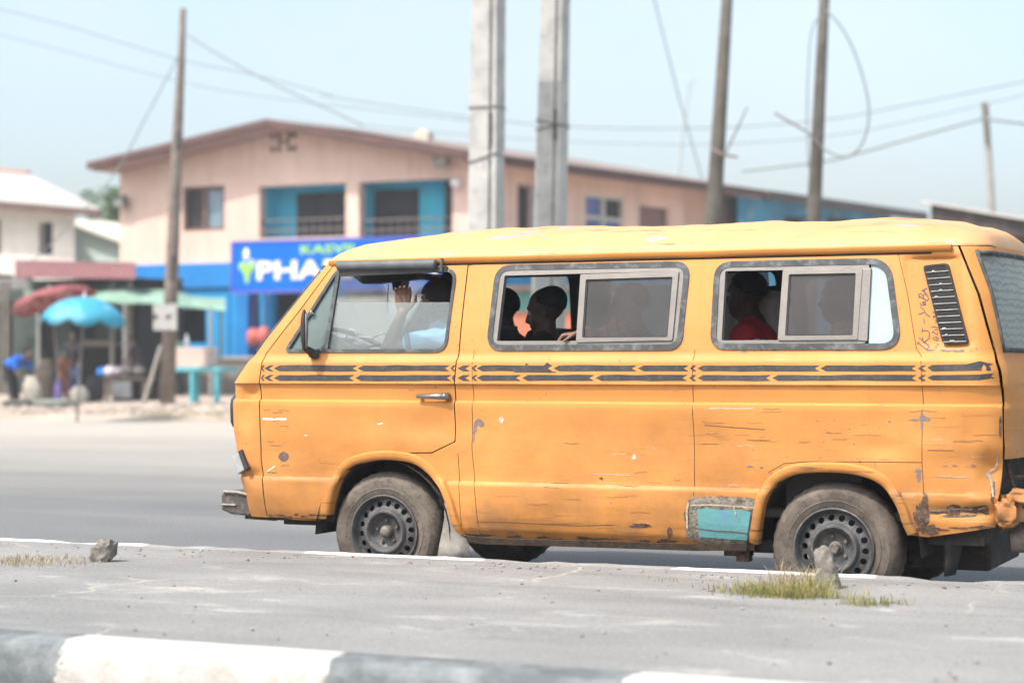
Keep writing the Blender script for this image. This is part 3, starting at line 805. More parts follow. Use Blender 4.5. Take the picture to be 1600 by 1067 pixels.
# middle and rear sliding windows
def slider(win, fr, slide, name, lab, post=None):
    mb = MB(); ring(mb, inset_poly(win, -.010), inset_poly(win, .020), .007, .035); g = mb.build(name, M_RUB, van, smooth=True, auto=40)
    if lab: g['label'] = lab
    o_, i_ = fr; mb = MB(); ring(mb, frame_poly(*o_, r=.02), frame_poly(*i_, r=.006), .004, .035)
    mb.build('window_frame', M_ALU, g, bevel=.003)
    if post:
        mb = MB(); mb.add([NP(*side(*p), o, True) for o in (.010, -.03) for p in post], [(0,1,2,3),(7,6,5,4),(0,4,5,1),(1,5,6,2),(2,6,7,3),(3,7,4,0)]); mb.build('frame_post', M_ALU, g, bevel=.003)
    o_, i_ = slide; mb = MB(); O, I = frame_poly(*o_), frame_poly(*i_)
    ring(mb, O, I, .013, .016); s_ = mb.build('sliding_sash', M_ALU, g, bevel=.002)
    mb = MB(); ring(mb, inset_poly(I, -.003), inset_poly(I, .007), .007, .008); mb.build('sash_rubber', M_BLACK, s_)
    mb = MB(); pane(mb, inset_poly(I, -.002), .002); mb.build('window_pane', M_TINT, g)
    return g
mw = slider(MWIN, (((768,541),(781,422),(1071,416),(1058,540)), ((777,533),(789,431),(1060,424),(1050,532))),
            (((901,535),(908,429),(1062,424),(1052,532)), ((911,528),(917,437),(1052,433),(1044,527))), 'passenger_window', 'middle passenger window, slid open at the front')
rwn = slider(RWIN, (((1116,541),(1125,417),(1359,411),(1354,537)), ((1128,532),(1134,424),(1356,420),(1350,531))),
             (((1216,532),(1224,422),(1349,420),(1341,531)), ((1228,525),(1234,429),(1338,427),(1333,524))), 'passenger_window', 'rear passenger window with pale blue sky painted on the glass of its rear end',
             ((1340,532),(1347,420),(1362,419),(1356,533)))
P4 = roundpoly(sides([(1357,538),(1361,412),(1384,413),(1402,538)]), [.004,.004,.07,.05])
mb = MB(); pane(mb, P4, -.004); mb.build('sky_tone_pane', worn('painted_sky_blue', (.36,.47,.52), .06, 2, .25), rwn)  # opaque pane; the sky in the glass is put into its colour
# far windows: panes standing half open
for w_, nm in ((MWINF, 'passenger_window'), (RWIN, 'passenger_window')):
    mb = MB(); ring(mb, inset_poly(w_, -.010), inset_poly(w_, .012), .007, .035, far=True); fw = mb.build(nm, M_RUB, van, smooth=True)
    c0 = min(p[0] for p in w_); c1 = max(p[0] for p in w_); z0 = min(p[1] for p in w_); z1 = max(p[1] for p in w_)
    if w_ is MWINF:
        mb = MB(); pane(mb, [(c0+.05, z0+.02), (c0+.05, z1-.085), (c0+.5, z1-.085), (c0+.5, z0+.02)], 0, True); mb.build('window_pane', M_GLASSG, fw)
    mb = MB(); pane(mb, [(lerp(c0, c1, .52), z0+.02), (lerp(c0, c1, .52), z1-.02), (c1-.06, z1-.02), (c1-.04, z0+.02)], 0, True); mb.build('window_pane', M_TINT, fw)
mb = MB(); pane(mb, inset_poly(DWINF, .004), -.01, True); mb.build('door_glass', M_CLEAR, van)
# black louvred vent in its pressed recess
VP = roundpoly(sides([(1442,415),(1481,411),(1514,536),(1473,537)]), .018, 3)
mb = MB(); ring(mb, VP, inset_poly(VP, .010), .006, .03); pane(mb, inset_poly(VP, .006), -.010)
tl, tr_, br, bl = (1445,417),(1480,414),(1510,534),(1475,535)
for k in range(12):
    t0, t1 = (k+.12)/12, (k+.90)/12
    q = [(lerp(tl[0], bl[0], t), lerp(tl[1], bl[1], t)) for t in (t0, t1)] + [(lerp(tr_[0], br[0], t), lerp(tr_[1], br[1], t)) for t in (t1, t0)]
    s4 = [side(*p) for p in q]; offs = (.006, .003, .003, .006)
    P = [NP(*s, o, True) for s, o in zip(s4, offs)]; Q = [p+Vector((0,.004,0)) for p in P]
    mb.add(P+Q, [(0,1,2,3),(7,6,5,4),(0,4,5,1),(1,5,6,2),(2,6,7,3),(3,7,4,0)])
vent = mb.build('air_vent', M_LOUV, van)
mb = MB()
for k in range(12):
    t = (k+.93)/12; a = (lerp(tl[0], bl[0], t), lerp(tl[1], bl[1], t)); b = (lerp(tr_[0], br[0], t), lerp(tr_[1], br[1], t))
    mb.tube([NP(*side(*a), .006, True), NP(*side(*b), .006, True)], .0022, 4)
    if k in (0,2,3,4,9,10,11):
        f = random.uniform(.15, .7); q = (lerp(a[0], b[0], f), lerp(a[1], b[1], f)-1); mb.ell(NP(*side(*q), .006, True), (random.uniform(.006,.016), .004, .005), 8, 5)
mb.build('slat_edge', worn('scraped_slat_edges', (.40,.39,.37), .3, 30, .6), vent)
# stripes
def merge(o, mb, mat):
    """painted marks and wear belong to the panel they are on"""
    me = o.data; me.materials.append(mat); k = len(me.materials)-1; O = origin_of(o)
    bm = bmesh.new(); bm.from_mesh(me); vs = [bm.verts.new(Vector(v)-O) for v in mb.v]
    for f in mb.f:
        if len(set(f)) < 3: continue
        try: q = bm.faces.new([vs[i] for i in f]); q.material_index = k; q.smooth = True; q.normal_update(); (q.normal_flip() if q.normal.y > 0 else None)
        except ValueError: pass
    bm.to_mesh(me); bm.free()
rowsT = [(409,411),(413,427),(428,558),(559,702),(704,711),(715,734),(737,745),(745,863),(865,994),(997,1075),(1078,1087),(1090,1280),(1282,1431),(1434,1446)]
rowsB = [(409,411),(413,427),(428,553),(555,705),(706,711),(715,734),(737,745),(745,813),(816,928),(931,1073),(1077,1087),(1090,1204),(1207,1431),(1434,1446)]
def stripe_poly(x0, x1, y, h=4.6):
    k = min(9, (x1-x0)*.6); rag = lambda: random.uniform(-.7, .7)
    pts = [(x0, y), (x0+k, y-h)]
    m = max(1, int((x1-x0)/28))
    top = [(lerp(x0+k, x1, i/m), y-h+rag()) for i in range(1, m)]
    pts += top + [(x1+1, y-h), (x1-k*.8, y), (x1+1, y+h)]
    pts += [(lerp(x1, x0+k, i/m), y+h+rag()) for i in range(1, m)] + [(x0+k, y+h)]
    return pts
mb = MB(); mbd = MB()
for rows_, y in ((rowsT, 575.3), (rowsB, 590.3)):
    for x0, x1 in rows_:
        if x1-x0 < 3: x0 -= 1; x1 += 2
        decal(mbd if x1 < 712 else mb, stripe_poly(x0, x1, y))
decal(mb, [(1449,574),(1457,570),(1510,569),(1532,564),(1552,569),(1545,572),(1557,581),(1545,579),(1530,579),(1457,580)])
decal(mb, [(1449,590),(1457,586),(1530,585),(1553,583),(1548,588),(1554,591),(1530,594),(1457,594)])
for q in (((820,570),(823,567),(826,570)),((850,571),(855,566),(862,570.5)),((802,580),(870,580.6),(868,582),(804,581.6)),((846,581),(862,580),(860,582.5))): decal(mb, q)
merge(body, mb, M_STRIPE); merge(door, mbd, M_STRIPE)
# pressed seams, scrapes, chips
def line_decal(mb, pxs, w, off=.0012):
    for a, b in zip(pxs, pxs[1:]):
        A, B = Vector(side(*a)), Vector(side(*b)); d = (B-A)
        if d.length < 1e-5: continue
        m = max(1, int(d.length/.025)); nrm = Vector((-d.y, d.x)).normalized()*w/2
        vs = []
        for k in range(m+1):
            p = A.lerp(B, k/m)
            for s in (-1, 1): q = p+nrm*s; vs.append(NP(q.x, q.y, off))
        mb.add(vs, [(2*k, 2*k+1, 2*k+3, 2*k+2) for k in range(m)])
mb = MB()
for pl in ([(741,548),(738,600),(737,700),(743,780),(752,836)], [(715,708),(718,780),(725,834)], [(1086,546),(1083,620),(1084,700),(1083,778)], [(1404,398),(1418,460),(1432,545),(1440,556),(1441,640),(1441,722)], [(1441,722),(1443,780)],
           [(1200,738),(1225,724),(1260,721),(1441,722)], [(733,415),(745,412)], [(1404,398),(1388,395)]):
    line_decal(mb, pl, .0028)
merge(body, mb, worn('seam_dirt', (.085,.045,.022), .4, 20, .9))
mb = MB()
def scr(mb, x, y, L, w, seed):
    pts = []
    for k in range(7): pts.append((x+L*k/6, y + 2.2*noise.noise((k*.5, seed, 1)) + L*.02*noise.noise((seed,2,3))*k))
    line_decal(mb, pts, w, .0016)
rnd = random.Random(11)
for k in range(44):
    zone = rnd.random()
    if zone < .45: x, y = rnd.uniform(1090,1420), rnd.choice([rnd.uniform(636,720), rnd.uniform(660,690)])
    elif zone < .65: x, y = rnd.uniform(770,1060), rnd.uniform(742,832)
    elif zone < .78: x, y = rnd.uniform(760,1050), rnd.uniform(660,745)
    elif zone < .92: x, y = rnd.uniform(1450,1530), rnd.uniform(640,735)
    else: x, y = rnd.uniform(412,500), rnd.uniform(640,740)
    scr(mb, x, y, rnd.uniform(6, 48), rnd.uniform(.0007, .0020), k)
line_decal(mb, [(745,815),(800,816),(900,821),(960,820)], .003)
line_decal(mb, [(1450,703),(1490,704)], .003)
line_decal(mb, [(1100,664),(1150,668),(1195,671)], .003)
merge(body, mb, worn('scratch_dark', (.14,.085,.05), .3, 30, .9))
mb = MB()
for k in range(11):
    scr(mb, rnd.choice([rnd.uniform(1100,1400), rnd.uniform(780,1040), rnd.uniform(1450,1520)]), rnd.uniform(640,760), rnd.uniform(6, 26), rnd.uniform(.001, .0026), k+300)
line_decal(mb, [(926,740),(985,742)], .003); line_decal(mb, [(1108,638.4),(1128,638),(1150,638.6),(1180,638)], .0045); decal(mb, blob_poly(990,714,3,4,2)); decal(mb, blob_poly(783,656,4,4,5))
merge(body, mb, worn('scratch_pale', (.52,.45,.38), .2, 30, .8))
mb = MB(); line_decal(mb, [(411,654),(430,655),(448,654.5)], .012); line_decal(mb, [(417,737),(424,732),(430,728)], .006); line_decal(mb, [(590,663),(598,661)], .006); line_decal(mb, [(476,680),(481,680)], .006)
merge(door, mb, M_SCUFF)
mb = MB(); decal(mb, blob_poly(443,713,8,7.5,1,rough=.12)); line_decal(mb, [(417,737),(428,738.5),(433,738)], .004)
for k in range(8): scr(mb, rnd.uniform(409,440), rnd.uniform(640,740), rnd.uniform(6,18), .002, k+500)
merge(door, mb, worn('bare_steel_spot', (.14,.095,.085), .25, 40, .8))
mb = MB()
decal(mb, [(746,654),(750,655),(756,660),(755,666),(750,667),(746,663),(743,668),(745,672),(741,676),(741,684),(740,691),(738,690),(739,680),(737,674),(739,668),(740,660)])
for (x, y, a, b, s) in ((1441,653,5,4,3),(1447,655,6,3,8),(1440,663,2.2,8,5),(1440,648,2,5,7),(1428,656,9,1.4,4),(1435,735,5,3,2),(1436,745,3,8,9)): decal(mb, blob_poly(x, y, a, b, s, 14))
for k in range(26): decal(mb, blob_poly(rnd.choice([rnd.uniform(1120,1390), rnd.uniform(1446,1525)]), rnd.choice([547, 548.5, 728, 731]) + rnd.uniform(-.8,.8), rnd.uniform(1.5,6), rnd.uniform(.7,1.6), k, 8))
merge(body, mb, M_PRIMER)
mb = MB()
for (x, y, a, b, s) in ((1441,806,12,22,1),(1446,782,6,10,4),(1455,828,10,8,6),(1490,798,12,9,3),(1520,797,22,5,7),(1470,800,26,3,9),(1000,821,16,3,2),(1046,832,4,7,5),(940,747,3,2,1),(1500,806,30,2,3),(1537,797,10,6,4)): decal(mb, blob_poly(x, y, a, b, s, 16, .38), .0022)
decal(mb, blob_poly(1563,668,2,16,3,16,.4), .003); decal(mb, blob_poly(1551,770,3,16,8,16,.5), .003)
for x0, x1, ya, yb in ((728,1070,838,850),(1452,1548,830,822)):
    x = x0
    while x < x1:
        l_ = rnd.uniform(8, 40); f = (x-x0)/(x1-x0); decal(mb, blob_poly(x, lerp(ya, yb, f)-rnd.uniform(0, 4), l_*.6, rnd.uniform(1.2, 3.4), x, 12, .5), .0022); x += l_+rnd.uniform(4, 34)
merge(body, mb, M_RUST)
mb = MB()
for x in range(424, 506, 13): decal(mb, blob_poly(x, 806+rnd.uniform(-3,1), rnd.uniform(3,9), rnd.uniform(.8,2), x, 10, .4), .0022)
merge(door, mb, M_RUST)
mb = MB(); line_decal(mb, [(1452,798),(1475,797),(1500,795),(1525,797),(1540,792)], .007, .006); line_decal(mb, [(1557,712),(1556,724),(1551,733),(1543,737),(1539,742),(1545,748),(1549,760),(1552,776)], .008, .006); line_decal(mb, [(1541,740),(1547,752),(1551,770)], .012, .004)
merge(body, mb, worn('torn_bright_metal', (.38,.33,.27), .3, 40, .6, .3))
# square repair plate
outer = [(1074,780),(1095,775),(1140,777),(1186,779),(1194,784),(1189,815),(1184,848),(1150,852),(1090,846),(1072,838),(1070,810)]
outer = [(x+random.uniform(-2,2), y+random.uniform(-2,2)) for x, y in dense(outer+[outer[0]], 4)[:-1]]
mb = MB(); decal(mb, outer, .004, .012)
mb.v = [(x, y-.009*max(0, noise.noise((x*22, z*22, 2))+.2), z) for x, y, z in mb.v]
pt = mb.build('repair_plate', M_PUTTY, van, smooth=True); pt['label'] = 'turquoise repair plate edged with rough filler'
mb = MB(); decal(mb, [(1090,795),(1108,793),(1125,796),(1150,795),(1174,799),(1172,812),(1170,832),(1169,844),(1130,841),(1094,838),(1091,815)], .0135); mb.build('repair_paint', M_TURQ, pt)
mb = MB(); line_decal(mb, [(1091,825),(1120,829),(1145,830),(1170,833)], .005, .016); line_decal(mb, [(1176,795),(1173,845)], .004, .006); mb.build('repair_seam', M_RUST, pt)
mb = MB(); line_decal(mb, [(1080,789),(1110,788),(1145,790),(1190,793)], .006, .017); line_decal(mb, [(1147,790),(1151,804)], .008, .017); line_decal(mb, [(1076,785),(1074,800),(1075,825)], .010, .014); mb.build('filler_ridge', worn('pale_filler', (.42,.36,.27), .3, 50, .9), pt)
# sill under the doors
mb = MB(); sp = [side(*p) for p in ((722,838),(760,843),(900,847),(1090,853),(1180,853))]
for (x0, z0), (x1, z1) in zip(sp, sp[1:]):
    mb.add([(x0,Y0+.035,z0+.012),(x1,Y0+.035,z1+.012),(x1,Y0+.05,z1-.022),(x0,Y0+.05,z0-.022),(x0,Y0+.25,z0+.01),(x1,Y0+.25,z1+.01),(x1,Y0+.25,z1-.03),(x0,Y0+.25,z0-.03)],
           [(0,1,2,3),(3,2,6,7),(4,7,6,5),(0,4,5,1)])
mb.build('sill', worn('sooty_sill', (.075,.052,.038), .4, 12, .95, dirt=(.16,.12,.085), dirt_amt=.6), van)
mb = MB(); c = NP(*side(1150,862), -.06); mb.box(c.x-.075, c.x+.06, c.y-.02, c.y+.05, c.z-.025, c.z+.04); mb.box(c.x-.01, c.x+.06, c.y-.025, c.y+.03, c.z-.05, c.z+.02); mb.lathe((c.x+.03, c.y-.028, c.z-.02), [(.001,-.004),(.014,-.004),(.016,.004)], 10)
mb.build('jacking_bracket', M_RUST, van, bevel=.004)
# handwriting in black marker beside the vent
def pen(strokes, w=.0042):
    for s in strokes: line_decal(inkmb, s, w, .0016)
inkmb = MB()
def zz(lst): return [(1420+x*80/657, 430+y*130/1067) for x, y in lst]
pen([zz(s) for s in ([(104,885),(130,850)],[(115,865),(245,965)],[(225,960),(262,912)],[(128,800),(255,905)],[(190,870),(165,790)],[(200,855),(262,800)],
     [(165,735),(170,680)],[(168,708),(235,712),(255,740),(258,775),(243,790)],[(183,560),(195,620)],
     [(120,488),(140,500),(165,480),(195,475),(185,440),(140,405)],[(195,475),(230,510),(262,530)],[(135,350),(150,385),(215,375),(160,350),(205,330),(200,365)],
     [(125,270),(232,325)],[(125,290),(120,245),(150,235),(170,265),(185,300)],[(172,265),(190,240),(222,250),(240,290),(232,325)],[(155,190),(215,235)],[(160,195),(222,165)],[(185,215),(190,180)])])
pen([zz(s) for s in ([(322,790),(300,810),(320,835),(345,815),(330,790),(365,800),(370,835),(345,840),(345,815)],[(285,745),(305,715),(350,765),(362,725)],[(275,665),(320,655),(355,670),(350,700),(325,700),(320,670)],
     [(325,610),(350,590),(325,570),(352,560)],[(300,545),(325,530),(310,515),(300,530),(345,520)],[(290,470),(325,480)],[(325,930),(345,900),(355,935)],[(345,885),(375,880),(360,905)])], .003)
merge(body, inkmb, M_INK)
# bumper end, side lamp, front badge strip
def bumper():
    mb = MB(); P = lambda px, py, y: atY(px, py, y)
    sec = [(345,772),(352,767),(380,766),(392,771),(396,790),(396,803),(388,806),(360,803),(345,796)]
    yb = Y0+.06
    a = [atY(x, y, yb) for x, y in sec]; b = [Vector((p.x-.06, YC, p.z)) for p in a]; c_ = [Vector((p.x, 2*YC-yb, p.z)) for p in a]
    n = len(a); mb.add(a+b+c_, [tuple(range(n-1,-1,-1)), tuple(2*n+i for i in range(n))] + [(k*n+i, k*n+(i+1) % n, (k+1)*n+(i+1) % n, (k+1)*n+i) for k in range(2) for i in range(n)])
    o = mb.build('front_bumper', worn('scuffed_bumper', (.075,.065,.058), .4, 9, .7, dirt=(.25,.21,.17), dirt_amt=.6), van, bevel=.012)
    mb = MB(); mb.tube([atY(347,788,yb-.006), atY(368,789,yb-.006)], .006, 5); mb.tube([atY(350,768,yb-.004), atY(372,769,yb-.004), atY(392,774,yb-.004), atY(395,800,yb-.002)], .010, 5)
    mb.build('bumper_edge', worn('scraped_bumper_edge', (.27,.235,.20), .3, 30, .7), o)
    mb = MB(); mb.bar(atY(385,803,Y0+.10), atY(432,806,Y0+.10), .03, .05); mb.build('bumper_bracket', M_RUST, o)
bumper()
c = atY(379,722,Y0+.05)
mb = MB(); U = Vector((.030,-.012,-.055)); V = Vector((.038,-.010,.020)); Wv = Vector((0,.035,0)); mb.obox(c, U*.85, V, Wv)
lamp = mb.build('indicator_lamp', worn('grey_lamp_lens', (.30,.31,.31), .2, 20, .25, 0, .1), van, bevel=.006)
mb = MB(); mb.obox(c+V*.75+Vector((.006,-.01,0)), U*.95, V*.32, Wv*1.1); mb.build('lamp_housing', M_BLACK, lamp, bevel=.004)
mb = MB()
zz_ = frange(side(380,612)[1]-.20, side(380,612)[1]-.02, .03)
mb.tube([(front_curve(z)[2][0]-.010, front_curve(z)[2][1], z) for z in zz_], [.010]+[.022]*(len(zz_)-2)+[.010], 6); mb.build('grille_edge', M_BLACK, van, smooth=True)
# ------------------------------------------------------------------ wheels
RT = .325
XWF, XWR = atY(601,825,9.33).x, atY(1303,857,9.33).x
def wheel(cx, near, spin=0, front=False, lab=None):
    sgn = 1 if near else -1; yo = 9.325 if near else 2*YC-9.325
    C0 = Vector((cx, yo, RT))
    def Pf(prof): return [(r, h*sgn) for r, h in prof]
    mb = MB(); mb.lathe(C0, Pf([(.001,.075),(.10,.075),(.155,.08),(.16,.16),(.001,.16)]), 28)
    hub = mb.build('wheel', M_DARK, van, smooth=True, auto=40)
    if lab: hub['label'] = lab
    # tyre: sidewall with rings and blocky shoulder
    mb = MB(); N = 72
    prof = [(.186,.050),(.192,.012),(.200,.006),(.215,.004),(.232,-.004),(.236,-.001),(.255,-.004),(.275,-.002),(.279,.002),(.292,.008),(.303,.020),(.312,.032),(.3205,.048),(.3235,.062),(.325,.09),(.3255,.115),(.325,.14),(.3235,.162),(.315,.186),(.29,.21),(.25,.222),(.20,.20),(.186,.17)]
    vs = []
    for i, (r, h) in enumerate(prof):
        for k in range(N):
            a = 2*pi*k/N; rr = r; hh = h*sgn
            if .300 < r and (k % 2): rr -= .006 if r > .318 else .003
            vs.append(C0 + Vector((rr*cos(a), hh, rr*sin(a))))
    fs = [(i*N+k, i*N+(k+1) % N, (i+1)*N+(k+1) % N, (i+1)*N+k) for i in range(len(prof)-1) for k in range(N)]
    mb.add(vs, fs); tyre = mb.build('tyre', M_TYRE, hub, smooth=True, auto=35)
    # rim with a ring of round holes
    mb = MB(); rim_out = [(.198,.0),(.200,-.006),(.193,-.008),(.186,.0),(.182,.020),(.176,.032)]
    mb.lathe(C0, Pf(rim_out), 64); NH = 18; r0, r1 = .124, .172; h0, h1 = .018, .036; q = 5
    def hz(r): return lerp(h0, h1, ((r-r0)/(r1-r0))**1.2) if r >= r0 else h0
    for s in range(NH):
        a0 = 2*pi*s/NH+spin; da = 2*pi/NH; rc = .150; rad = .0155
        bound = [(r0, lerp(-.5, .5, t/q)) for t in range(q)] + [(lerp(r0, r1, t/q), .5) for t in range(q)] + [(r1, lerp(.5, -.5, t/q)) for t in range(q)] + [(lerp(r1, r0, t/q), -.5) for t in range(q)]
        vs = []; n = len(bound)
        for r, t in bound: a = a0+t*da; vs.append(C0+Vector((r*cos(a), hz(r)*sgn, r*sin(a))))
        hole = []
        for r, t in bound:
            th = atan2((r-rc), t*da*rc); rr = rc+rad*sin(th); tt = rad*cos(th)/rc; hole.append((rr, a0+tt))
        for dh in (0, .010):
            for rr, a in hole: vs.append(C0+Vector((rr*cos(a), (hz(rr)+dh)*sgn, rr*sin(a))))
        mb.add(vs, [(i, (i+1) % n, n+(i+1) % n, n+i) for i in range(n)] + [(n+i, n+(i+1) % n, 2*n+(i+1) % n, 2*n+i) for i in range(n)])
    mb.lathe(C0, Pf([(.172,.036),(.176,.032)]), 64)
    mb.lathe(C0, Pf([(.124,.018),(.118,.004),(.112,-.003),(.104,-.003),(.096,.006),(.086,.026),(.076,.042),(.066,.046),(.001,.046)]), 48)
    mb.build('rim', M_RIM, hub, smooth=True, auto=38)
    mb = MB()
    if front: mb.lathe(C0, Pf([(.034,.046),(.033,.012),(.026,.002),(.012,-.002),(.001,-.002)]), 20)
    else:
        mb.lathe(C0, Pf([(.036,.046),(.034,.034),(.028,.030),(.026,.008),(.020,.002),(.001,.002)]), 18)
        for k in range(6): a = k*pi/3; mb.ell(C0+Vector((.019*cos(a), .004*sgn, .019*sin(a))), (.006,.006,.006), 6, 4)
    mb.build('hub_cap', M_HUB, hub, smooth=True, auto=40)
    for k in range(5):
        a = 2*pi*k/5+.3+spin; mb = MB(); p = C0+Vector((.060*cos(a), 0, .060*sin(a)))
        mb.lathe(p, Pf([(.001,.030),(.008,.030),(.010,.034),(.010,.048)]), 6); mb.build('lug_nut', M_HUB, hub)
wheel(XWF, True, .1, True); wheel(XWR, True, .3); wheel(XWF, False, .2, True); wheel(XWR, False, .4)
# wheel housings, underbody
mb = MB()
for cx in (XWF, XWR):
    for near in (True, False):
        N = 16; vs = []; R_ = .405 if cx == XWF else .43
        for y in (Y0+.012, Y0+.42):
            for k in range(N+1):
                a = pi*k/N; yy = y if near else 2*YC-y; vs.append((cx+R_*cos(a), yy, .30+R_*sin(a)*1.02))
        mb = MB(); mb.add(vs, [(k, k+1, N+2+k, N+1+k) for k in range(N)] + [tuple(range(N+1, 2*N+2))]); mb.build('wheel_housing', M_DARK, van)
pass
mb = MB(); yA, yB = Y0+.30, 2*YC-Y0-.30
mb.box(xf(.5)+.25, XWF-.42, Y0+.12, 2*YC-Y0-.12, .34, .46); mb.box(XWF+.42, XWR-.44, Y0+.16, 2*YC-Y0-.16, .31, .45); mb.box(XWR+.44, xr(.5)-.10, Y0+.10, 2*YC-Y0-.10, .36, .62)
mb.box(XWF-.43, XWF+.43, yA+.12, yB-.12, .40, .46); mb.box(XWR-.45, XWR+.45, yA+.12, yB-.12, .34, .46)
mb.build('underbody', M_DARK, van)
mb = MB(); mb.box(XWR+.25, xr(.5)-.14, YC-.42, YC+.42, .20, .5); mb.build('engine', M_DARK, van, bevel=.02)
mb = MB(); mb.tube([(XWR-.2, YC-.5, .30), (XWR+.2, YC-.5, .30)], .05, 10)
mb.build('cross_tube', M_DARK, van)
mb = MB(); mb.tube([(XWR, Y0+.15, RT), (XWR, 2*YC-Y0-.15, RT)], .045, 10); mb.build('axle', M_DARK, van)
mb = MB(); mb.tube([(XWF, Y0+.15, RT), (XWF, 2*YC-Y0-.15, RT)], .035, 10)
mb.build('axle', M_DARK, van)
mb = MB(); mb.box(XWR-.50, XWR-.02, Y0+.16, Y0+.26, .28, .34); mb.build('trailing_arm', M_DARK, van, bevel=.02)
mb = MB(); pa = atY(1578,846,Y0+.16); mb.tube([pa, pa+Vector((.10,.03,.01)), pa+Vector((.34,.10,.02))], [.052,.062,.066], 16); mb.build('exhaust_silencer', worn('sooty_steel', (.17,.14,.125), .35, 9, .7, .4, dirt=(.30,.24,.20), dirt_amt=.6), van, smooth=True)
# mud flaps
mb = MB(); rows = []
for t in (0, .25, .5, .75, 1.0):
    l = side(lerp(690,697,t), lerp(786,870,t)); r = side(lerp(706,752,t), lerp(800,872,t))
    yy = Y0+.04-.02*t; rows += [(l[0], yy+.01*noise.noise((t*3,0,0)), l[1]), (lerp(l[0], r[0], .5), yy-.012, lerp(l[1], r[1], .5)), (r[0], yy+.015, r[1])]
mb.add(rows, [(i*3+k, i*3+k+1, i*3+k+4, i*3+k+3) for i in range(4) for k in range(2)])
mfl = mb.build('mud_flap', M_MUDF, van, smooth=True); s_ = mfl.modifiers.new('s', 'SOLIDIFY'); s_.thickness = .01
mb = MB(); rows = []
for t in (0, .3, .65, 1.0):
    l = side(lerp(1458,1476,t**.6), lerp(840,900,t)); r = side(lerp(1500,1492,t), lerp(836,898,t)); yy = Y0+.12
    rows += [(l[0], yy, l[1]), (lerp(l[0], r[0], .35), yy-.03, lerp(l[1], r[1], .5)), (r[0], yy+.03, r[1])]
mb.add(rows, [(i*3+k, i*3+k+1, i*3+k+4, i*3+k+3) for i in range(3) for k in range(2)])
mfl = mb.build('mud_flap', M_BLACK, van, smooth=True); s_ = mfl.modifiers.new('s', 'SOLIDIFY'); s_.thickness = .01
# crumpled rear valance
mb = MB(); zs3 = frange(.45, .60, .015)
rows = [[(x-.01+.09*noise.noise((y*8, z*12, 1))+.03*noise.noise((y*25, z*25, 1)), y+.03*noise.noise((y*9, z*14, 8)), z+.035*noise.noise((y*11, z*5, 6))) for x, y in rear_curve(z, 0, 40)] for z in zs3]; n = len(rows[0])
mb.add([p for r in rows for p in r], [(j*n+i, j*n+i+1, (j+1)*n+i+1, (j+1)*n+i) for j in range(len(rows)-1) for i in range(n-1)])
mb.build('rear_valance', M_PAINTW, van, smooth=True, auto=40)
for i, (px, py, rx, rz, m_) in enumerate(((1576,800,.055,.062,M_PAINTW),(1598,776,.06,.035,M_PAINTW))):
    p = atY(px, py, Y0+.09); mb = MB(); mb.ell((0,0,0), (1,1,1), 40, 28); sg = lambda a: (abs(a)**.55)*(1 if a > 0 else -1); vs = []
    for q in mb.v:
        v = Vector((sg(q[0])*rx, sg(q[1])*.07, sg(q[2])*rz)); k = 1+.35*noise.noise((q[0]*1.8+i*5, q[1]*1.8, q[2]*1.8))-.15*abs(noise.noise((q[0]*3.0, q[1]*3.0+i, q[2]*3.0))); vs.append(tuple(p+v*k))
    mb.v = vs; mb.build('bumper_corner', worn('dirty_crumpled_panel', (.36,.16,.05), .3, 9, .75, dirt=(.10,.06,.04), dirt_amt=.8), van, smooth=True, auto=60)
mb = MB(); p = atY(1580,740,Y0+.24); mb.tube([p+Vector((-.02,0,.06)), p+Vector((0,.02,-.05)), p+Vector((.03,.0,-.10)), p+Vector((.06,.03,-.16))], .012, 6); mb.tube([p+Vector((-.03,.01,-.02)), p+Vector((.09,.02,-.01))], .008, 6)
mb.build('bent_stay', M_RUST, van)
mb = MB(); mb.box(xr(.7)-.14, xr(.7)-.10, Y0+.10, 2*YC-Y0-.1, .60, .80); mb.build('engine_bulkhead', M_DARK, van)
# ------------------------------------------------------------------ cabin fittings
def seat(x, y0, y1, z, head=False, hb=.52):
    mb = MB(); w_ = y1-y0
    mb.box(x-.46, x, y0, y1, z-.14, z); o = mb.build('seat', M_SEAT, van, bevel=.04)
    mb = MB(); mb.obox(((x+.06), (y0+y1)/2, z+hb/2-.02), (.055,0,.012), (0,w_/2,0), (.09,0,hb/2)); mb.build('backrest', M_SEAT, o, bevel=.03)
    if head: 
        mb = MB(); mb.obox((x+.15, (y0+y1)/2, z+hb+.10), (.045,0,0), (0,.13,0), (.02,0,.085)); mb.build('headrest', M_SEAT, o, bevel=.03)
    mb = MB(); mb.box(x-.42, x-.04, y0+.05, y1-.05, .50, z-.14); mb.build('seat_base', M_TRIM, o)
DX = atY(700,520,Y0+.50).x
seat(DX+.12, Y0+.27, Y0+.77, .93); seat(DX+.12, YC+.15, YC+.68, .93)
for px in (900, 1130, 1350): seat(atY(px,520,Y0+.5).x+.10, Y0+.16, 2*YC-Y0-.16, .90, hb=.46)
mb = MB(); dxx = xf(1.1); mb.add([(dxx+.12,Y0+.16,1.12),(dxx+.12,2*YC-Y0-.16,1.12),(dxx+.52,2*YC-Y0-.16,1.17),(dxx+.52,Y0+.16,1.17),(dxx+.12,Y0+.16,.8),(dxx+.12,2*YC-Y0-.16,.8),(dxx+.50,2*YC-Y0-.16,.85),(dxx+.50,Y0+.16,.85)],[(0,1,2,3),(0,3,7,4),(3,2,6,7),(4,7,6,5)])
dash = mb.build('dashboard', M_BLACK, van)
mb = MB(); p = atY(522,540,Y0+.45); mb.box(p.x-.06, p.x+.06, p.y-.16, p.y+.18, p.z-.06, p.z+.045); mb.build('instrument_hood', M_BLACK, dash, bevel=.02)
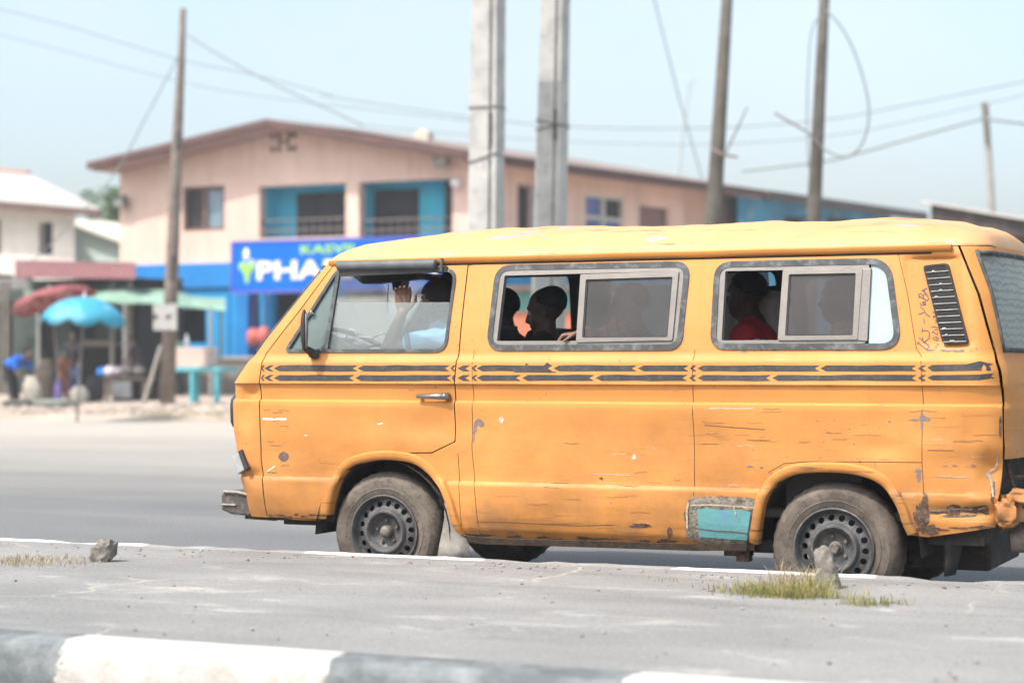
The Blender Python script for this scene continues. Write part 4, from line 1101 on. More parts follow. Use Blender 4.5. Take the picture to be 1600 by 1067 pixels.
# steering wheel: tilted ring, boss, spokes, column
sc_ = atY(566,538,Y0+.50); ax = Vector((.42,0,.90)).normalized(); U = ax.cross(Vector((0,1,0))).normalized(); V = Vector((0,1,0))
mb = MB(); ringp = [sc_+U*.20*cos(2*pi*k/28)+V*.20*sin(2*pi*k/28) for k in range(29)]; mb.tube(ringp, .014, 8, False)
for a in (0, pi): mb.bar(sc_-ax*.02, sc_+U*.2*sin(a)+V*.2*cos(a), .035, .015)
mb.tube([sc_-ax*.5, sc_-ax*.02], .03, 10); mb.tube([sc_-ax*.04, sc_+ax*.005], [.06,.045], 14)
mb.build('steering_wheel', worn('steering_plastic', (.16,.175,.19), .2, 9, .5), van, smooth=True)
mb = MB(); a = atY(546,523,Y0+.62); mb.tube([a+Vector((-.03,0,-.05)), a+Vector((-.02,0,0)), a+Vector((.01,0,.03)), a+Vector((.04,0,.02)), a+Vector((.05,0,-.01))], .009, 6); mb.tube([a+Vector((.05,0,-.01)), a+Vector((.14,.02,-.02)), a+Vector((.20,.02,.01)), a+Vector((.26,.02,-.01))], .005, 5)
mb.build('dashboard_cable', worn('pale_cable', (.70,.70,.68), .1, 9, .6), van, smooth=True)
# sun visor and mirror
mb = MB(); vz = [atY(x, y, Y0+.55) for x, y in ((549,429),(560,440),(567,444),(612,439),(648,435),(651,428),(600,426))]
n = len(vz); mb.add([tuple(p) for p in vz]+[(p.x-.03, p.y+.26, p.z+.01) for p in vz], [tuple(range(n)), tuple(range(2*n-1,n-1,-1))]+[(i,(i+1) % n,n+(i+1) % n,n+i) for i in range(n)])
mb.build('sun_visor', M_BLACK, van, bevel=.006)
mb = MB(); q = [atY(x, y, Y0+.72) for x, y in ((611,438),(628,436),(625,456),(613,454))]; mb.add([tuple(p) for p in q]+[(p.x-.04, p.y+.18, p.z) for p in q], [(0,1,2,3),(7,6,5,4),(0,4,5,1),(1,5,6,2),(2,6,7,3),(3,7,4,0)]); rvm = mb.build('rear_view_mirror', M_BLACK, van, bevel=.01)
mb = MB(); a = atY(607,446,Y0+.7)
for k in range(12): mb.ell(a+Vector((-.001*k,0,-.014*k)), (.004,.004,.007), 6, 5)
mb.build('hanging_beads', M_CHROME, rvm)
# pillars and grab rail seen inside
mb = MB(); A = atY(699,452,Y0+.95); B = atY(714,424,Y0+.95); mb.tube([A, B], .032, 10); A2 = A+Vector((.14,.02,0)); mb.tube([A-Vector((.05,0,0)), B-Vector((.05,0,0))], .028, 10); mb.build('grab_rail', worn('bronze_tube', (.14,.09,.06), .2, 9, .35, .6), van, smooth=True)
# ------------------------------------------------------------------ people
def m_cloth(name, c, var=.12, plaid=None):
    t = NT(name); v = t.coord('Object')
    col = t.ramp(t.noise(7, 4, .6, v), [(.3, tuple(x*(1-var) for x in c)), (.7, tuple(min(1, x*(1+var)) for x in c))])
    if plaid:
        x, y, z = t.sep(t.coord('Object', (1,1,1), (0,0,0), (0,.5,0)))
        for ax in (x, z):
            s = t.ramp(t.math('FRACT', t.math('MULTIPLY', ax, 26)), [(.0, .75), (.22, .75), (.26, 0), (1, 0)])
            col = t.mix(s, col, plaid)
    return t.pbr(col, .9, 0, t.noise(18, 4, .6, v), .4, .012, .2)
M_SKIN = worn('dark_brown_skin', (.085,.046,.032), .18, 6, .5, 0, .08, 60, spec=.45)
M_SKIN2 = worn('brown_skin', (.18,.098,.066), .15, 6, .5, 0, .08, 60, spec=.45)
M_HAIR = worn('black_hair', (.014,.012,.012), .3, 30, .9, 0, .6, 120)
M_EYE = worn('eye_white', (.5,.47,.43), .05, 9, .2)
def hand_prims(mb, wrist, fdir, side_, palm_n, size=.19, curl=.5):
    """palm, four unequal bent fingers, thumb leaving the side of the palm"""
    w0 = Vector(wrist); f = Vector(fdir).normalized(); n = Vector(palm_n); n = (n - f*n.dot(f)).normalized(); s = f.cross(n).normalized()*side_
    L = size
    for k in range(4):
        b = w0 + f*L*.50 + s*L*.13*(1.5-k)
        mb.cap(w0+f*L*.05+s*L*.07*(1.5-k), b, .013, .012, 8)
        ln = L*(.40,.45,.42,.33)[k]; d = f.copy(); p = b
        for j, (fr, rr) in enumerate(((.42,.0095),(.32,.0085),(.26,.0075))):
            d = (Matrix.Rotation(curl*(.9 if j else .55), 3, s*side_*-1) @ d) if False else (d*cos(curl*(.55, .9, .8)[j]) + n*sin(curl*(.55, .9, .8)[j]))
            d.normalize(); n2 = (n - d*n.dot(d)); q = p + d*ln*fr
            mb.cap(p, q, rr+.001, rr, 8); p = q
            n = n2.normalized() if n2.length > .2 else n
        n = Vector(palm_n); n = (n - f*n.dot(f)).normalized()
    t0 = w0 + f*L*.14 + s*L*.20; t1 = t0 + f*L*.18 + s*L*.16 + n*L*.06; t2 = t1 + f*L*.17 + s*L*.02 + n*L*.08
    mb.cap(w0+f*L*.08+s*L*.08, t0, .013, .0125, 8); mb.cap(t0, t1, .012, .0105, 8); mb.cap(t1, t2, .010, .0085, 8)
def head_prims(mb, H, fx, up=Vector((0,0,1)), k=1.0):
    """skull, face, jaw, nose, lips, ears; fx = facing direction"""
    f = Vector(fx).normalized(); u = (Vector(up)-f*Vector(up).dot(f)).normalized(); s = f.cross(u)
    R = Matrix((f, s, u)).transposed()
    P = lambda a, b, c: H + (f*a + s*b + u*c)*k
    mb.ell(P(-.012,0,.035), (.098*k,.077*k,.088*k), 18, 12, R); mb.ell(P(.028,0,-.035), (.066*k,.061*k,.085*k), 16, 10, R)
    mb.ell(P(.045,0,-.088), (.040*k,.043*k,.032*k), 12, 8, R)
    mb.cap(P(.088,0,.012), P(.106,0,-.026), .011*k, .016*k, 8); mb.ell(P(.098,.014,-.031), (.013*k,.010*k,.010*k), 8, 6, R); mb.ell(P(.098,-.014,-.031), (.013*k,.010*k,.010*k), 8, 6, R)
    mb.cap(P(.084,-.018,-.060), P(.084,.018,-.060), .013*k, .013*k, 8); mb.cap(P(.080,-.016,-.076), P(.080,.016,-.076), .013*k, .013*k, 8)
    mb.cap(P(.078,-.035,.034), P(.078,.035,.034), .013*k, .013*k, 8)
    for q in (-1, 1): mb.ell(P(-.008,.079*q,-.012), (.020*k,.010*k,.032*k), 10, 7, R); mb.ell(P(.052,.034*q,-.03), (.028*k,.022*k,.03*k), 10, 7, R)
def eyes(parent, H, fx, k=1.0):
    f = Vector(fx).normalized(); u = Vector((0,0,1)); s = f.cross(u).normalized()
    for q in (-1, 1):
        mb = MB(); mb.ell(H+(f*.080+s*.032*q+u*.008)*k, (.012*k,)*3, 10, 8); mb.build('eye', M_EYE, parent, smooth=True)
def hair(parent, H, fx, k=1.0, mat=None, name='hair', grow=.006, low=.0):
    f = Vector(fx).normalized(); u = Vector((0,0,1)); s = f.cross(u).normalized(); R = Matrix((f, s, u)).transposed(); g = grow
    mb = MB(); mb.ell(Vector((0,0,0)), ((.098+g)*k,(.077+g)*k,(.088+g)*k), 28, 20)
    v2 = []
    cut = [i for i, v in enumerate(mb.v) if v[2] > (-.018 - low + (.055 if v[0] > .045*k else (.03*v[0]/.045 if v[0] > 0 else -.030*min(1, -v[0]/.06))))*k]
    keep = set(cut); mb.f = [q for q in mb.f if all(i in keep for i in q)]
    used = sorted({i for q in mb.f for i in q}); mp_ = {i: j for j, i in enumerate(used)}
    mb.v = [tuple(H + R @ (Vector(mb.v[i]) + Vector((-.012,0,.035))*k)) for i in used]; mb.f = [tuple(mp_[i] for i in q) for q in mb.f]
    o = mb.build(name, mat or M_HAIR, parent, smooth=True); so_ = o.modifiers.new('s', 'SOLIDIFY'); so_.thickness = .010; so_.offset = -1; return o
def body_prims(mb, J, k=1.0, head=True, hands=True):
    c = lambda a, b, ra, rb: mb.cap(J[a], J[b], ra*k, rb*k, 12)
    if head: head_prims(mb, J['head'], J['face'], k=k)
    H = Vector(J['head']); c('neck', 'head', .058, .050)
    mb.cap(J['neck'], J['chest'], .075*k, .125*k); mb.cap(J['chest'], J['waist'], .135*k, .120*k); mb.cap(J['waist'], J['pelvis'], .120*k, .135*k)
    sl_, sr = Vector(J['shL']), Vector(J['shR']); mb.cap(sl_, sr, .062*k, .062*k)
    mb.cap(sl_, J['chest'], .065*k, .10*k); mb.cap(sr, J['chest'], .065*k, .10*k); mb.cap(J['neck'], sl_, .05*k, .055*k); mb.cap(J['neck'], sr, .05*k, .055*k)
    for q in 'LR':
        mb.cap(J['sh'+q], J['el'+q], .056*k, .042*k); mb.cap(J['el'+q], Vector(J['el'+q]).lerp(Vector(J['wr'+q]), .35), .042*k, .043*k); mb.cap(Vector(J['el'+q]).lerp(Vector(J['wr'+q]), .35), J['wr'+q], .043*k, .027*k)
        if hands:
            d = Vector(J['wr'+q])-Vector(J['el'+q]); hd = J.get('hd'+q, d); hand_prims(mb, J['wr'+q], hd, 1 if q == 'L' else -1, J.get('hn'+q, (0,0,-1)), .19*k, J.get('curl'+q, .5))
        mb.cap(J['hip'+q], J['kn'+q], .088*k, .060*k); mb.cap(J['kn'+q], Vector(J['kn'+q]).lerp(Vector(J['an'+q]), .35), .058*k, .060*k); mb.cap(Vector(J['kn'+q]).lerp(Vector(J['an'+q]), .35), J['an'+q], .060*k, .038*k)
        f = Vector(J['face']); f.z = 0; f.normalize(); a = Vector(J['an'+q]); mb.cap(a+Vector((0,0,-.04))*k, a+(f*.17+Vector((0,0,-.055)))*k, .042*k, .034*k)
def shirt_prims(mb, J, k=1.0, sleeve=.75, g=.012):
    mb.cap(J['neck'], J['chest'], .062*k+g, .128*k+g); mb.cap(J['chest'], J['waist'], .138*k+g, .126*k+g); mb.cap(J['waist'], J['pelvis'], .126*k+g, .138*k+g)
    mb.cap(J['shL'], J['shR'], .064*k+g, .064*k+g)
    for q in 'LR':
        mb.cap(J['sh'+q], J['chest'], .066*k+g, .10*k+g); mb.cap(Vector(J['neck']).lerp(Vector(J['sh'+q]), .3), J['sh'+q], .050*k+g, .056*k+g)
        mb.cap(J['sh'+q], Vector(J['sh'+q]).lerp(Vector(J['el'+q]), sleeve), .060*k+g, .054*k+g)
        if sleeve >= 1: mb.cap(J['el'+q], Vector(J['el'+q]).lerp(Vector(J['wr'+q]), .8), .046*k+g, .034*k+g)
def trouser_prims(mb, J, k=1.0, g=.014):
    mb.cap(Vector(J['waist']).lerp(Vector(J['pelvis']), .5), J['pelvis'], .126*k+g, .136*k+g)
    for q in 'LR':
        mb.cap(J['hip'+q], J['kn'+q], .090*k+g, .066*k+g); mb.cap(J['kn'+q], Vector(J['kn'+q]).lerp(Vector(J['an'+q]), .95), .064*k+g, .056*k+g)
def person(J, label, skin, shirt, trousers, group=None, k=1.0, vox=.012, sleeve=.75, hairy=True, has_eyes=True):
    mb = MB(); body_prims(mb, J, k); o = fuse(mb, vox, 2).build('person', skin, org=J['pelvis'], smooth=True)
    tag(o, label, 'person', group)
    if shirt: mb = MB(); shirt_prims(mb, J, k, sleeve); fuse(mb, vox, 3).build('shirt', shirt, o, smooth=True)
    if trousers: mb = MB(); trouser_prims(mb, J, k); fuse(mb, vox, 3).build('trousers', trousers, o, smooth=True)
    if hairy: hair(o, Vector(J['head']), J['face'], k)
    if has_eyes: eyes(o, Vector(J['head']), J['face'], k)
    return o
def seated(H, face=(-1,0,0), lean=.0, k=1.0):
    H = Vector(H); f = Vector(face).normalized(); b = Vector((-1,0,0)); s = Vector((0,-1,0))   # s points to the near side
    J = {'head': H, 'face': f, 'neck': H-b*(.03-lean*.3)+Vector((0,0,-.15))}
    N = J['neck']; J['chest'] = N-b*(.05-lean*.4)+Vector((0,0,-.19)); J['waist'] = J['chest']-b*.04+Vector((0,0,-.20)); J['pelvis'] = J['waist']-b*.03+Vector((0,0,-.16))
    for q, sg in (('L', 1), ('R', -1)):
        J['sh'+q] = N+s*.175*sg+Vector((.015,0,-.075)); J['el'+q] = J['sh'+q]+b*.06+s*.03*sg+Vector((0,0,-.28)); J['wr'+q] = J['el'+q]+b*.22-s*.06*sg+Vector((0,0,-.02))
        J['hip'+q] = J['pelvis']+s*.09*sg+Vector((0,0,-.03)); J['kn'+q] = J['hip'+q]+b*.40+s*.02*sg+Vector((0,0,.02)); J['an'+q] = J['kn'+q]+b*.02+Vector((0,0,-.36))
    return J
# driver: left arm raised, hand up near the mirror
HD = atY(684,474,Y0+.52); J = seated(HD, (-1,.25,-.02))
J['shL'] = atY(703,531,Y0+.33); J['elL'] = atY(608,543,Y0+.17); J['wrL'] = atY(629,489,Y0+.18); J['hdL'] = Vector((.02,.02,1)); J['hnL'] = Vector((.35,-.9,0)); J['curlL'] = .75
mb = MB(); body_prims(mb, J); dr = fuse(mb, .006, 2).build('person', M_SKIN2, org=J['pelvis'], smooth=True)
tag(dr, 'driver in a pale blue short sleeved shirt with one hand raised by the mirror', 'person', 'people riding in the minibus')
mb = MB(); shirt_prims(mb, J, 1, .62, .016); b_ = fuse(mb, .009, 3)
b_.v = [tuple(Vector(v)+Vector((0,.006*noise.noise((v[0]*14, v[1]*14, v[2]*20)), .010*noise.noise((v[0]*17, v[1]*9, v[2]*17))))) for v in b_.v]
sh_ = b_.build('shirt', m_cloth('pale_blue_cloth', (.26,.53,.78)), dr, smooth=True)
e0 = J['shL'].lerp(J['elL'], .66); e1 = J['shL'].lerp(J['elL'], .74); mb = MB(); mb.tube([e0, e1], [.072,.070], 20, False); cf = mb.build('sleeve_cuff', m_cloth('navy_cuff', (.07,.12,.25)), sh_, smooth=True); q = cf.modifiers.new('s', 'SOLIDIFY'); q.thickness = .008
mb = MB(); trouser_prims(mb, J); fuse(mb, .014, 3).build('trousers', m_cloth('dark_trousers', (.04,.04,.05)), dr, smooth=True)
hair(dr, HD, J['face'], 1.04, worn('dark_cap', (.040,.030,.030), .2, 9, .9), 'cap', .012, .022); eyes(dr, HD, J['face'])
G_ = 'people riding in the minibus'
M_DKSHIRT = m_cloth('dark_green_cloth', (.060,.065,.055)); M_BLKC = m_cloth('black_cloth', (.022,.020,.022)); M_TR = m_cloth('grey_trousers', (.05,.048,.05))
H = atY(785,484,Y0+1.05); person(seated(H, (-1,.3,0)), 'passenger in a dark green shirt at the front edge of the middle window', M_SKIN, M_DKSHIRT, M_TR, G_)
H = atY(853,487,Y0+.62); J = seated(H, (-1,-.12,-.22), .10); person(J, 'dark shirted passenger in profile with bowed head, framed by the open middle window', M_SKIN, M_BLKC, M_TR, G_, 1.06, .009)
H = atY(984,478,Y0+.62); J = seated(H, (-1,0,0))
J['shL'] = atY(968,520,Y0+.36); J['elL'] = atY(937,535,Y0+.22); J['wrL'] = atY(908,520,Y0+.12); J['hdL'] = Vector((-1,-.35,-.15)); J['hnL'] = Vector((-.2,0,-1)); J['curlL'] = 1.35
p3 = person(J, 'passenger in patterned orange behind the smoked middle pane, hand on the sill', M_SKIN2, m_cloth('patterned_orange_cloth', (.42,.20,.10), .2, (.12,.06,.04)), M_TR, G_, 1.0, .008, 1.0)
mb = MB(); w_ = J['wrL']; d_ = (J['wrL']-J['elL']).normalized(); mb.tube([w_-d_*.014, w_+d_*.010], [.036,.033], 16); mb.build('wristband', m_cloth('turquoise_band', (.03,.40,.50)), p3, smooth=True)
H = atY(1166,462,Y0+.75); J = seated(H, (-1,.2,0)); J['shL'] += Vector((0,0,.0)); person(J, 'passenger in a dark red top sitting low in the rear window opening', M_SKIN, m_cloth('dark_red_cloth', (.60,.045,.06)), M_TR, G_, 1.05, .012)
H = atY(1204,484,Y0+1.0); J = seated(H, (-1,0,-.1)); p5 = person(J, 'passenger draped in grey white cloth beside the sash of the rear window', M_SKIN, m_cloth('pale_grey_cloth', (.38,.37,.37)), M_TR, G_, 1.0, .012)
mb = MB(); rows = []
for t in range(9):
    a = t/8
    for k in range(9):
        th = -1.9+3.8*k/8; r = lerp(.118, .25, sstep(.35, 1, a)); rows.append(H+Vector((-.0+r*.95*cos(th)*1.0+.012*noise.noise((k*.9, a*4, 1)), r*.85*sin(th)+.01*noise.noise((k, a*3, 5)), lerp(.10, -.34, a)))) 
mb.add(rows, [(i*9+k, i*9+k+1, (i+1)*9+k+1, (i+1)*9+k) for i in range(8) for k in range(8)])
hs = mb.build('head_cloth', m_cloth('draped_white_cloth', (.80,.80,.80)), p5, smooth=True); q = hs.modifiers.new('s', 'SOLIDIFY'); q.thickness = .008
H = atY(1312,468,Y0+.60); J = seated(H, (-1,.1,0)); person(J, 'passenger in an orange checked shirt behind the smoked rear pane', M_SKIN, m_cloth('orange_checked_cloth', (.62,.30,.18), .1, (.72,.50,.40)), M_TR, G_, 1.0, .012)
# ------------------------------------------------------------------ background: materials
M_PINK = worn('pink_plaster', (.66,.475,.38), .10, .6, .9, 0, .2, 25, dirt=(.42,.27,.22), dirt_amt=.45)
def m_plaster(name, c):
    t = NT(name); v = t.coord('Object')
    a = t.ramp(t.noise(.7, 6, .6, v), [(.3, tuple(q*.86 for q in c)), (.7, tuple(min(1, q*1.06) for q in c))])
    s = t.ramp(t.noise(1.0, 6, .65, t.coord('Object', (2.6,2.6,.22))), [(.50, 0), (.72, .5)]); a = t.mix(s, a, tuple(q*.66 for q in c))
    d = t.ramp(t.noise(1.7, 7, .7, v), [(.56, 0), (.66, .4)]); a = t.mix(d, a, tuple(min(1, q*1.2) for q in c))
    return t.pbr(a, .9, 0, t.noise(25, 3), .2)
M_PINK = m_plaster('pink_plaster_wall', (.74,.54,.44))
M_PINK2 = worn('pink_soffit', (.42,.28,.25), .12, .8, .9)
M_FASC = worn('brown_fascia', (.115,.062,.055), .2, 1.5, .8)
M_TEAL = worn('teal_wall', (.05,.50,.66), .15, 1, .85); M_BAND = worn('blue_band', (.022,.205,.52), .12, 1, .9, spec=.1)
M_SHOP = worn('bright_blue_wall', (.005,.27,.56), .18, 1.2, .8); M_SIGN = worn('sign_blue', (.001,.135,.66), .08, 1, .9, spec=.1)
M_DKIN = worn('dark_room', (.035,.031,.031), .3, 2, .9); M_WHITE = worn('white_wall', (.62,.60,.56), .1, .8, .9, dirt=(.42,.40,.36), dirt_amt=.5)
M_WLET = worn('white_letters', (.80,.80,.80), .03, 2, .5); M_LIME = worn('lime_letters', (.30,.62,.12), .06, 2, .5)
M_CONC = worn('pole_concrete', (.43,.43,.405), .16, 2.2, .95, 0, .5, 22, dirt=(.20,.19,.175), dirt_amt=.55)
M_WOOD = worn('grey_pole_wood', (.19,.16,.135), .28, 3, .95, 0, .5, 30, dirt=(.09,.075,.065), dirt_amt=.6)
M_WOOD2 = worn('dark_pole_wood', (.105,.095,.08), .3, 3, .95, 0, .5, 30, dirt=(.06,.055,.045), dirt_amt=.6)
M_WIRE = worn('cable_grey', (.20,.235,.23), .1, 2, .7); M_ZINC = worn('zinc_sheet', (.52,.50,.47), .12, 1, .6, .2, dirt=(.36,.33,.29), dirt_amt=.5)
M_GREYW = worn('low_concrete', (.24,.215,.19), .2, 1.3, .95, 0, .4, 15, dirt=(.13,.115,.10), dirt_amt=.6); M_WINB = worn('window_louvre', (.20,.28,.33), .15, 4, .3)
M_TABLE = worn('turquoise_table_paint', (.10,.44,.50), .15, 4, .7); M_BOXP = worn('pinkish_box', (.60,.46,.39), .1, 3, .8)
X = lambda px, Y, py=500: atY(px, py, Y).x
Z = lambda px, py, Y: atY(px, py, Y).z
def pbox(mb, px0, px1, py0, py1, Y, dep, pad=0):
    xm = (px0+px1)/2; return mb.box(X(px0, Y), X(px1, Y), Y, Y+dep, Z(xm, py1, Y), Z(xm, py0, Y))
def wall_open(mb, O, U, L, zs, ze, ops, t):
    """wall from O along U with rectangular openings (u0,u1,z0,z1) and real jambs of depth t"""
    O, U = Vector(O), Vector(U).normalized(); N = Vector((-U.y, U.x, 0))
    us = sorted({0, L} | {a for o in ops for a in o[:2]}); zz2 = sorted({zs, ze} | {a for o in ops for a in o[2:]})
    P = lambda u, z, d=0: Vector((O.x, O.y, 0)) + U*u + N*d + Vector((0,0,z))
    for a, b in zip(us, us[1:]):
        for c, d in zip(zz2, zz2[1:]):
            if any(o[0] <= (a+b)/2 <= o[1] and o[2] <= (c+d)/2 <= o[3] for o in ops): continue
            mb.add([P(a,c), P(b,c), P(b,d), P(a,d)], [(0,1,2,3)])
    for (a, b, c, d) in ops:
        for (p, q) in (((a,c),(b,c)), ((b,c),(b,d)), ((b,d),(a,d)), ((a,d),(a,c))): mb.add([P(*p), P(*q), P(*q, t), P(*p, t)], [(0,1,2,3)])
    return P
# ------------------------------------------------------------------ the pink house
YH = 50.0
A_ = atY(187, 300, YH); B_ = atY(737, 300, YH); UX = Vector((1,0,0)); SD = Vector((.2598,.9656,0)).normalized()
def hit(px):        # distance along the side wall seen at a pixel column
    r = ray(px, 500); det = SD.x*(-r[1]) - SD.y*(-r[0]); bx, by = -B_.x, -B_.y
    return (bx*(-r[1]) - by*(-r[0]))/det
def sz(px, py):     # height seen on the side wall
    s = hit(px); p = B_ + SD*s; r = ray(px, py); return CAMZ + r[2]*(p.y/r[1])
ZG = .42; ZE = 7.55; ZB = Z(275, 413, YH); ZRIDGE = Z(415, 198, YH)
house = root('pink_house', (A_.x, YH, ZG), 'pink two storey house with a brown gable roof and recessed blue balconies behind the bus', 'house')
LH = B_.x - A_.x
def fop(px0, px1, py0, py1): m_ = (px0+px1)/2; return (X(px0, YH)-A_.x, X(px1, YH)-A_.x, Z(m_, py1, YH), Z(m_, py0, YH))
o1 = fop(286,351,291,361); o2 = fop(405,540,289,371); o3 = fop(561,707,282,371)
mb = MB(); P = wall_open(mb, A_, UX, LH, ZB, ZE-.25, [o1, o2, o3], .35)
xr_ = X(415, YH); mb.add([(A_.x,YH,ZE-.25),(B_.x,YH,ZE-.25),(xr_,YH,ZRIDGE)], [(0,1,2)])
# side wall and back
so1 = (hit(914), hit(975), sz(945,372), sz(945,306)); so2 = (hit(998), hit(1047), sz(1022,372), sz(1022,319)); so3 = (hit(808), hit(852), sz(830,370), sz(830,288))
LS = hit(1067); wall_open(mb, B_, SD, LS, ZB, ZE-.2, [so3, so1, so2], .2)
C_ = B_+SD*LS; NR = Vector((SD.y,-SD.x,0)); D_ = C_ - NR*.9
mb.add([(C_.x,C_.y,ZB),(D_.x,D_.y,ZB),(D_.x,D_.y,ZE-.2),(C_.x,C_.y,ZE-.2)], [(0,1,2,3)])
E_ = D_+SD*(hit(1152)-LS+1.9); mb.add([(D_.x,D_.y,ZG),(E_.x,E_.y,ZG),(E_.x,E_.y,ZE-.2),(D_.x,D_.y,ZE-.2)], [(0,1,2,3)])
A2 = A_+SD*hit(1152); mb.add([(A_.x,A_.y,ZG),(A2.x,A2.y,ZG),(A2.x,A2.y,ZE-.2),(A_.x,A_.y,ZE-.2),(E_.x,E_.y,ZG),(E_.x,E_.y,ZE-.2)], [(0,1,2,3),(1,4,5,2)])
mb.add([(A_.x,YH,ZB),(B_.x,YH,ZB),(C_.x,C_.y,ZB),(A2.x,A2.y,ZB)], [(0,1,2,3)])
wall = mb.build('wall', M_PINK, house, fix=False)
# recess linings with dark doorways and railings
for op, dk, nm in ((o2, (465,541), 1), (o3, (571,655), 2)):
    mb = MB(); a, b, c, d = op; x0, x1 = A_.x+a, A_.x+b; y1 = YH+1.0
    mb.add([(x0-.01,YH+.35,c-.3),(x0-.01,y1,c-.3),(x0-.01,y1,d+.02),(x0-.01,YH+.35,d+.02),(x1+.01,YH+.35,c-.3),(x1+.01,y1,c-.3),(x1+.01,y1,d+.02),(x1+.01,YH+.35,d+.02)], [(0,1,2,3),(4,5,6,7),(1,5,6,2),(2,6,7,3),(0,1,5,4)])
    bal = mb.build('balcony', M_TEAL, house)
    mb = MB(); mb.box(X(dk[0], y1), min(x1-.05, X(dk[1], y1)), y1-.05, y1-.02, c-.2, d-.15)
    mb.build('doorway', M_DKIN, bal); mb = MB()
    if nm == 2: mb.box(X(697, YH+.6), x1, YH+.5, YH+.54, c-.2, d-.02)
    if mb.v: mb.build('side_doorway', M_DKIN, bal)
    mb = MB(); hgt = c+.52
    for k in range(11): xk = lerp(x0+.08, x1-.08, k/10); mb.box(xk-.008, xk+.008, YH+.15, YH+.18, c, hgt)
    mb.box(x0, x1, YH+.13, YH+.20, hgt, hgt+.04); mb.box(x0, x1, YH+.14, YH+.19, c+.22, c+.26)
    mb.build('railing', worn('railing_metal', (.20,.16,.145), .2, 4, .7), bal)
def window(parent, O, U, op, frame_m, kind):
    O, U = Vector(O), Vector(U).normalized(); N = Vector((-U.y, U.x, 0)); a, b, c, d = op
    P = lambda u, z, dd: Vector((O.x,O.y,0))+U*u+N*dd+Vector((0,0,z))
    mb = MB(); w_ = .09
    for (u0,u1,z0,z1) in ((a,b,c,c+w_),(a,b,d-w_,d),(a,a+w_,c+w_,d-w_),(b-w_,b,c+w_,d-w_)) + (((lerp(a,b,.46),lerp(a,b,.54),c+w_,d-w_),) if kind != 'shut' else ()) + (((a+w_,b-w_,lerp(c,d,.42),lerp(c,d,.50)),) if kind == 'grid' else ()):
        m = P((u0+u1)/2, (z0+z1)/2, .09); mb.obox(m, U*(u1-u0)/2, N*.05, Vector((0,0,(z1-z0)/2)))
    f = mb.build('window', frame_m, parent)
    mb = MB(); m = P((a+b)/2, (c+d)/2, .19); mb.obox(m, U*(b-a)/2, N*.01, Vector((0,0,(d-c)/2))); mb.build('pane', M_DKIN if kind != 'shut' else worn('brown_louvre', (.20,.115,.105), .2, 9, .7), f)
    if kind == 'half':
        mb = MB(); m = P(lerp(a,b,.73), (c+d)/2, .15); mb.obox(m, U*(b-a)*.22, N*.012, Vector((0,0,(d-c)/2-.08))); mb.build('louvre', M_WINB, f)
    if kind == 'grid':
        mb = MB(); m = P(lerp(a,b,.27), (c+d)/2, .15); mb.obox(m, U*(b-a)*.21, N*.012, Vector((0,0,(d-c)/2-.08))); m = P(lerp(a,b,.74), lerp(c,d,.25), .15); mb.obox(m, U*(b-a)*.21, N*.012, Vector((0,0,(d-c)*.22))); mb.build('curtain', worn('blue_curtain', (.10,.15,.34), .3, 5, .8), f)
window(house, A_, UX, o1, worn('brown_window_frame', (.17,.095,.08), .2, 5, .7), 'half')
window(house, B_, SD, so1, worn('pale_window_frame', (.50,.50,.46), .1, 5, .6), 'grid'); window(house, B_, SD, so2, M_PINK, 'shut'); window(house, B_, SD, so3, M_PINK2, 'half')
mb = MB()
for r, (z_, cols_) in enumerate(((Z(443,212,YH), (426,436,452,460)), (Z(443,222,YH), (438,449)), (Z(443,233,YH), (426,436,452,460)))):
    for c_ in cols_: xk = X(c_, YH); mb.lathe((xk, YH-.02, z_), [(.001,.0),(.085,.0),(.10,.05)], 10)
mb.build('gable_vent', worn('vent_brown', (.16,.10,.085), .2, 5, .9), house)
# roof slabs, soffits
OV = 1.0; RL = hit(1152)+1.0; yF = YH-OV
el = Vector((X(135, yF), yF, Z(135, 254, yF))); er = Vector((B_.x+.75, yF, Z(737, 240, yF))); rg = Vector((X(415, yF), yF, Z(415, 186, yF)))
def slab(mb, a, b, th, L0, L1):
    q = [a+SD*L0, b+SD*L0, b+SD*L1, a+SD*L1]; mb.add(q+[p-Vector((0,0,th)) for p in q], [(0,1,2,3),(7,6,5,4),(0,4,5,1),(1,5,6,2),(2,6,7,3),(3,7,4,0)])
mb = MB(); slab(mb, el, rg-Vector((.01,0,0)), .20, 0, RL); slab(mb, rg+Vector((.01,0,0)), er, .20, 0, RL); rf_ = mb.build('roof', M_FASC, house)
mb = MB(); dn = Vector((0,0,.215))
for a, b in ((el+Vector((.12,0,0)), rg-Vector((.05,0,0))), (rg+Vector((.05,0,0)), er-Vector((.12,0,0)))): slab(mb, a-dn, b-dn, .05, .12, RL-.1)
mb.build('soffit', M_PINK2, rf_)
mb = MB(); slab(mb, rg+Vector((.4,0,.012)), er+Vector((.05,0,.012)), .01, .1, RL); mb.build('roof_sheet', worn('dull_roof_sheet', (.24,.19,.17), .15, 1, .8), rf_)
p = atY(662, 206, YH+3); mb = MB(); mb.box(p.x-.24, p.x+.24, p.y-.2, p.y+.2, p.z-.6, p.z-.04); mb.ell((p.x,p.y,p.z-.04),(.22,.2,.10),10,6); mb.build('roof_vent', worn('cream_cowl', (.55,.48,.38), .1, 3, .8), rf_)
